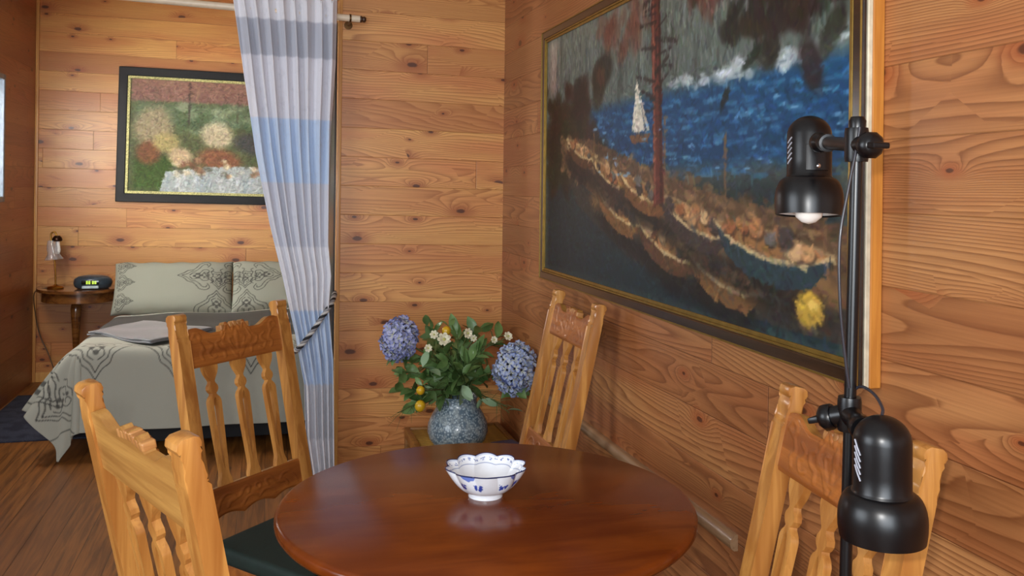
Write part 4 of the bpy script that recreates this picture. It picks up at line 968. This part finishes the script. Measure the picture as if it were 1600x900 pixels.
q = NB('leaf_green'); info = q.n('ShaderNodeObjectInfo'); n1 = q.noise(q.obj(), 14, 2)
c = q.mix(q.sm(n1, .3, .7), rgb(72, 104, 50), rgb(122, 154, 92)); c = q.mix(q.m2('MULTIPLY', info.outputs['Random'], .5), c, rgb(50, 80, 38)); M_leaf = q.done(c, .42, coat=.15, **{'Subsurface Weight': .0})
q = NB('pale_leaf_green'); n1 = q.noise(q.obj(), 14, 2); M_pleaf = q.done(q.mix(n1, rgb(120, 152, 112), rgb(150, 174, 140)), .5)
M_stem = flat('stem_green', rgb(88, 98, 48), .6); M_twig = flat('brown_twig', rgb(84, 62, 36), .7)
def add_leaf(bm, base, dirv, L, Wd, rng, curl=.25):
    d_ = Vector(dirv).normalized(); n_ = Vector((rng.uniform(-1, 1), rng.uniform(-1, .2), rng.uniform(.1, 1))); n_ = (n_ - d_ * n_.dot(d_)).normalized(); sd = d_.cross(n_)
    prof = [(0, .02), (.12, .3), (.3, .8), (.5, 1), (.7, .85), (.87, .45), (1, .02)]; rows_ = []
    for t, w_ in prof:
        c_ = Vector(base) + d_ * L * t - n_ * curl * L * t * t
        rows_.append([bm.verts.new(c_ - sd * Wd / 2 * w_ + n_ * Wd * .15 * w_), bm.verts.new(c_), bm.verts.new(c_ + sd * Wd / 2 * w_ + n_ * Wd * .15 * w_)])
    for A, B in zip(rows_, rows_[1:]):
        bm.faces.new((A[0], A[1], B[1], B[0])); bm.faces.new((A[1], A[2], B[2], B[1]))
MOUTH = Vector((VX, VY, VZ + .10))
def stem_path(tip, lift=.5):
    tip = Vector(tip); mid = Vector((VX + (tip.x - VX) * .32, VY + (tip.y - VY) * .32, VZ + .262 + max(0, tip.z - VZ - .262) * lift))
    hx, hy = tip.x - VX, tip.y - VY; hl = max(.02, math.hypot(hx, hy)); k = min(.058, hl * .5) / hl
    nk = Vector((VX + hx * k, VY + hy * k, VZ + .235)); b0 = Vector((VX - hx * .06, VY - hy * .06, VZ + .04))
    return spline([b0, nk, mid, tip], 7)
def branch(tip, nleaf, L, mat, rng, name='leafy_branch', r=.003, spread=.5, smat=None, start=.42, Wr=.5):
    tip = Vector(tip); path = stem_path(tip); root = empty(name, path[0])
    o0 = path[0]; bm = bmesh.new(); add_tube(bm, [p - o0 for p in path], [r * (1 - .5 * i / (len(path) - 1)) for i in range(len(path))], 7); from_bm('stem', bm, smat or M_stem, root, 60)
    bm = bmesh.new()
    for k in range(nleaf):
        t = start + (1 - start) * (k + .5) / nleaf; i = min(len(path) - 2, int(t * (len(path) - 1))); p = path[i].lerp(path[i + 1], t * (len(path) - 1) - i) - o0; d_ = (path[i + 1] - path[i]).normalized()
        o_ = Vector((rng.gauss(0, 1), rng.gauss(0, 1), rng.gauss(0, 1))); v = d_ * (1 - spread) + o_.normalized() * spread * 1.4
        q_ = p + o0 + v.normalized() * L
        if q_.x > WX - .02: v.x = -abs(v.x)
        if q_.y > YC - .03: v.y = -abs(v.y)
        l_ = L * rng.uniform(.7, 1.2); add_leaf(bm, p, v, l_, l_ * Wr * rng.uniform(.85, 1.15), rng)
    me_ = from_bm('leaves', bm, mat, root, 180)
    return root
# tips measured on the arrangement
G = 'leafy branches in the vase'
rng = random.Random(8)
tips = [(.53, 3.95, .64, 'green leafy branch spreading low to the left under the blue hydrangea'), (.56, 3.88, .56, 'green leafy branch above the two yellow fruits'), (.60, 4.05, .71, 'dark leafy branch just right of the left hydrangea'), (.68, 3.94, .69, 'leafy branch with broad pale leaves left of centre'),
        (.70, 4.06, .81, 'dark upright leafy branch behind the white flower with yellow centre'), (.76, 3.92, .70, 'leafy branch filling the middle of the bouquet above the vase mouth'), (.84, 4.05, .77, 'leafy branch at the back middle of the bouquet'), (.90, 3.90, .70, 'leafy branch leaning forward right of centre'),
        (.95, 4.05, .80, 'tall dark leafy branch right of centre behind the white flowers'), (1.02, 4.02, .75, 'leafy branch at the right rear beside the right hydrangea'), (1.00, 3.9, .60, 'leafy branch tucked under the right hydrangea'), (.64, 3.92, .50, 'leafy branch drooping low over the left of the vase'),
        (.83, 3.86, .62, 'short leafy branch at the front of the vase mouth'), (.88, 4.12, .72, 'dark leafy branch hidden deep at the back of the bouquet'), (.73, 4.12, .70, 'dark leafy branch deep behind the left of centre')]
for x, y, z, lb in tips: tag(branch((x, y, z), 26, .085, M_leaf, rng), lb, 'branch', G)
tag(branch((.83, 3.85, .58), 3, .085, M_pleaf, rng, spread=.7, start=.8), 'branch with large pale leaves at the front centre', 'branch', G)
tag(branch((.64, 3.89, .66), 4, .085, M_pleaf, rng, spread=.6, start=.7), 'branch with pale curved leaves left of centre', 'branch', G)
tag(branch((1.045, 3.88, .44), 4, .07, M_pleaf, rng, spread=.6, start=.75), 'branch with a pale leaf hanging below the right hydrangea', 'branch', G)
# feathery fern sprays
q = NB('fern_green'); M_fern = q.done(rgb(72, 92, 42), .6)
def fern(tip, rng, n=46):
    path = stem_path(tip, .3); o0 = path[0]; root = empty('fern_spray', o0)
    bm = bmesh.new(); add_tube(bm, [p - o0 for p in path], .0022, 6); from_bm('stem', bm, M_stem, root, 60); bm = bmesh.new()
    for k in range(n):
        t = .4 + .6 * k / n; i = min(len(path) - 2, int(t * (len(path) - 1))); p = path[i] - o0; d_ = (path[i + 1] - path[i]).normalized()
        v = d_ + Vector((rng.gauss(0, .6), rng.gauss(0, .6), rng.gauss(-.25, .5))); l_ = rng.uniform(.05, .1); e = p + v.normalized() * l_
        if (e + o0).x > WX - .01: e.x = WX - .01 - o0.x
        add_tube(bm, [p, p.lerp(e, .5) + Vector((0, 0, .004)), e], [.0012, .001, .0005], 4)
    from_bm('fronds', bm, M_fern, root, 60); return root
for x, y, z, lb in ((.55, 3.90, .46, 'feathery green spray drooping at the left below the yellow fruit'), (1.03, 3.86, .47, 'feathery green spray drooping below the right hydrangea'), (.87, 3.93, .65, 'feathery green spray in the middle of the bouquet'), (.74, 3.9, .6, 'feathery green spray left of the vase mouth centre')):
    tag(fern((x, y, z), rng), lb, 'fern spray', 'feathery sprays in the vase')
# hydrangeas
def hydrangea(c0, rad, rng, label, lean, colr):
    c0 = Vector(c0); path = stem_path(c0, .5); o0 = path[0]; root = empty('hydrangea', o0)
    bm = bmesh.new(); add_tube(bm, [p - o0 for p in path], .004, 8); from_bm('stem', bm, M_stem, root, 60)
    cols_ = []; bm = bmesh.new(); n = 0; cl = bm.verts.layers.float_color.new('Col')
    N = 120
    for k in range(N):
        zc = 1 - 2 * (k + .5) / N; r_ = math.sqrt(1 - zc * zc); a = k * 2.39996; nrm = Vector((r_ * math.cos(a), r_ * math.sin(a), zc)); 
        lump = 1 + .12 * math.sin(3 * a + 2 * zc * 3)
        p = c0 - o0 + Vector((nrm.x * rad[0], nrm.y * rad[1], nrm.z * rad[2])) * lump + Vector(lean) * nrm.z
        if (p + o0).x > WX - .02: continue
        t1 = nrm.orthogonal().normalized(); t2 = nrm.cross(t1); sz = rng.uniform(.019, .026); rot = rng.uniform(0, PI)
        sh = rng.uniform(0, 1); cA = np.array(colr[0]) * (1 - sh) + np.array(colr[1]) * sh; cc_ = tuple(lin(tuple(cA / 255))) + (1,); cm = tuple(lin(tuple(np.array([205, 205, 170]) / 255))) + (1,)
        ctr = bm.verts.new(p + nrm * .0); ctr[cl] = cm
        for m_ in range(4):
            an = rot + m_ * PI / 2; ring = []
            for da, rr, up in ((-.62, .55, .10), (-.45, 1.0, .22), (0, 1.12, .12), (.45, 1.0, .22), (.62, .55, .10)):
                vv_ = bm.verts.new(p + (t1 * math.cos(an + da) + t2 * math.sin(an + da)) * sz * rr + nrm * sz * (up + .15 + rng.uniform(-.15, .35))); vv_[cl] = cc_; ring.append(vv_)
            for A, B in zip(ring, ring[1:]): bm.faces.new((ctr, A, B))
    o_ = from_bm('flower_head', bm, M_petal, root, 180)
    bm = bmesh.new(); t = bmesh.new(); bmesh.ops.create_icosphere(t, subdivisions=2, radius=1); bmesh.ops.scale(t, vec=(rad[0] * .9, rad[1] * .9, rad[2] * .9), verts=t.verts); merge(bm, t, Matrix.Translation(c0 - o0)); from_bm('flower_core', bm, M_core, root, 60)
    bm = bmesh.new()
    for k in range(5): an = k * 1.3; add_leaf(bm, c0 - o0 + Vector((0, 0, -rad[2] * .8)), (math.cos(an), -.5 + math.sin(an) * .5, -.4), .075, .04, rng)
    from_bm('leaves', bm, M_leaf, root, 180)
    tag(root, label, 'hydrangea', 'blue hydrangeas in the vase')
M_petal = painted('petals', .6); M_core = flat('inner_florets', rgb(124, 140, 204), .8)
hydrangea((.565, 3.98, .765), (.066, .06, .082), random.Random(3), 'blue-violet hydrangea head at the left of the bouquet', (.01, 0, 0), ((126, 134, 204), (172, 178, 228)))
hydrangea((1.045, 3.80, .650), (.078, .068, .10), random.Random(6), 'larger pale blue hydrangea head at the right of the bouquet', (.01, 0, 0), ((130, 152, 210), (188, 200, 236)))
# white flowers
M_cream2 = flat('cream_petals', rgb(232, 226, 196), .6, var=.05); M_yc = flat('yellow_fruit_skin', rgb(214, 170, 30), .35, 0, .3, .08)
def white_flower(c0, R_, face, label, rng):
    c0 = Vector(c0); path = stem_path(c0, .6); o0 = path[0]; root = empty('white_flower', o0); bm = bmesh.new(); add_tube(bm, [p - o0 for p in path], .0022, 6); from_bm('stem', bm, M_stem, root, 60)
    nrm = Vector(face).normalized(); t1 = nrm.orthogonal().normalized(); t2 = nrm.cross(t1); bm = bmesh.new()
    for lay in range(2):
        for m_ in range(7):
            an = m_ * 2 * PI / 7 + lay * .4; d_ = t1 * math.cos(an) + t2 * math.sin(an) + nrm * (.2 + .5 * lay); sd = nrm.cross(d_).normalized(); r_ = R_ * (1 - .3 * lay); b0 = c0 - o0
            vs2 = [bm.verts.new(b0 + d_ * r_ * t + sd * r_ * w_ * s2) for t, w_ in ((.1, .08), (.55, .3), (.9, .26)) for s2 in (-1, 1)] + [bm.verts.new(b0 + d_ * r_ * 1.02)]
            bm.faces.new((vs2[0], vs2[1], vs2[3], vs2[2])); bm.faces.new((vs2[2], vs2[3], vs2[5], vs2[4])); bm.faces.new((vs2[4], vs2[5], vs2[6]))
    from_bm('petals', bm, M_cream2, root, 180)
    bm = bmesh.new(); t = bmesh.new(); bmesh.ops.create_icosphere(t, subdivisions=2, radius=R_ * .22); merge(bm, t, Matrix.Translation(c0 - o0 + nrm * R_ * .2)); from_bm('flower_centre', bm, flat('pale_centre', rgb(190, 190, 110), .6), root, 60)
    tag(root, label, 'flower', 'small white flowers in the vase')
for x, y, z, R_, lb in ((.755, 3.93, .765, .032, 'largest white flower, below the yellow fruit at top left'), (.715, 3.95, .785, .020, 'small white flower just left of the largest one'), (.868, 3.96, .785, .024, 'white flower at the top middle of the bouquet'), (.985, 3.94, .755, .017, 'small white flower right of the bouquet centre'),
                        (1.055, 3.96, .765, .022, 'white flower above the right hydrangea'), (.68, 3.90, .735, .018, 'small white flower low beside the left hydrangea leaves'), (.905, 4.0, .755, .016, 'tiny white bud right of the top middle flower')):
    white_flower((x, y, z), R_, (rng.uniform(-.4, .4), -1, rng.uniform(.1, .7)), lb, rng)
# yellow fruits on twigs
for x, y, z, R_, lb in ((.642, 3.86, .562, .0185, 'small yellow fruit, upper of the two at the left of the vase'), (.640, 3.85, .497, .0235, 'yellow fruit hanging lowest at the left of the vase'), (.775, 3.98, .795, .020, 'yellow fruit peeping out at the top behind the white flower')):
    c0 = Vector((x, y, z)); path = stem_path(c0, .3); o0 = path[0]; root = empty('kumquat_twig', o0); bm = bmesh.new(); add_tube(bm, [p - o0 for p in path], .002, 6); from_bm('twig', bm, M_twig, root, 60)
    bm = bmesh.new(); t = bmesh.new(); bmesh.ops.create_uvsphere(t, u_segments=24, v_segments=16, radius=R_); bmesh.ops.scale(t, vec=(1, 1, 1.08), verts=t.verts); merge(bm, t, Matrix.Translation(c0 - o0)); from_bm('fruit', bm, M_yc, root, 60)
    bm = bmesh.new(); add_leaf(bm, c0 - o0 + Vector((.01, .01, R_)), (.6, .2, .5), .05, .025, rng); add_leaf(bm, c0 - o0 + Vector((.01, .01, R_)), (-.5, .3, .5), .05, .025, rng); from_bm('leaves', bm, M_leaf, root, 180)
    tag(root, lb, 'fruit', 'yellow fruits in the vase')
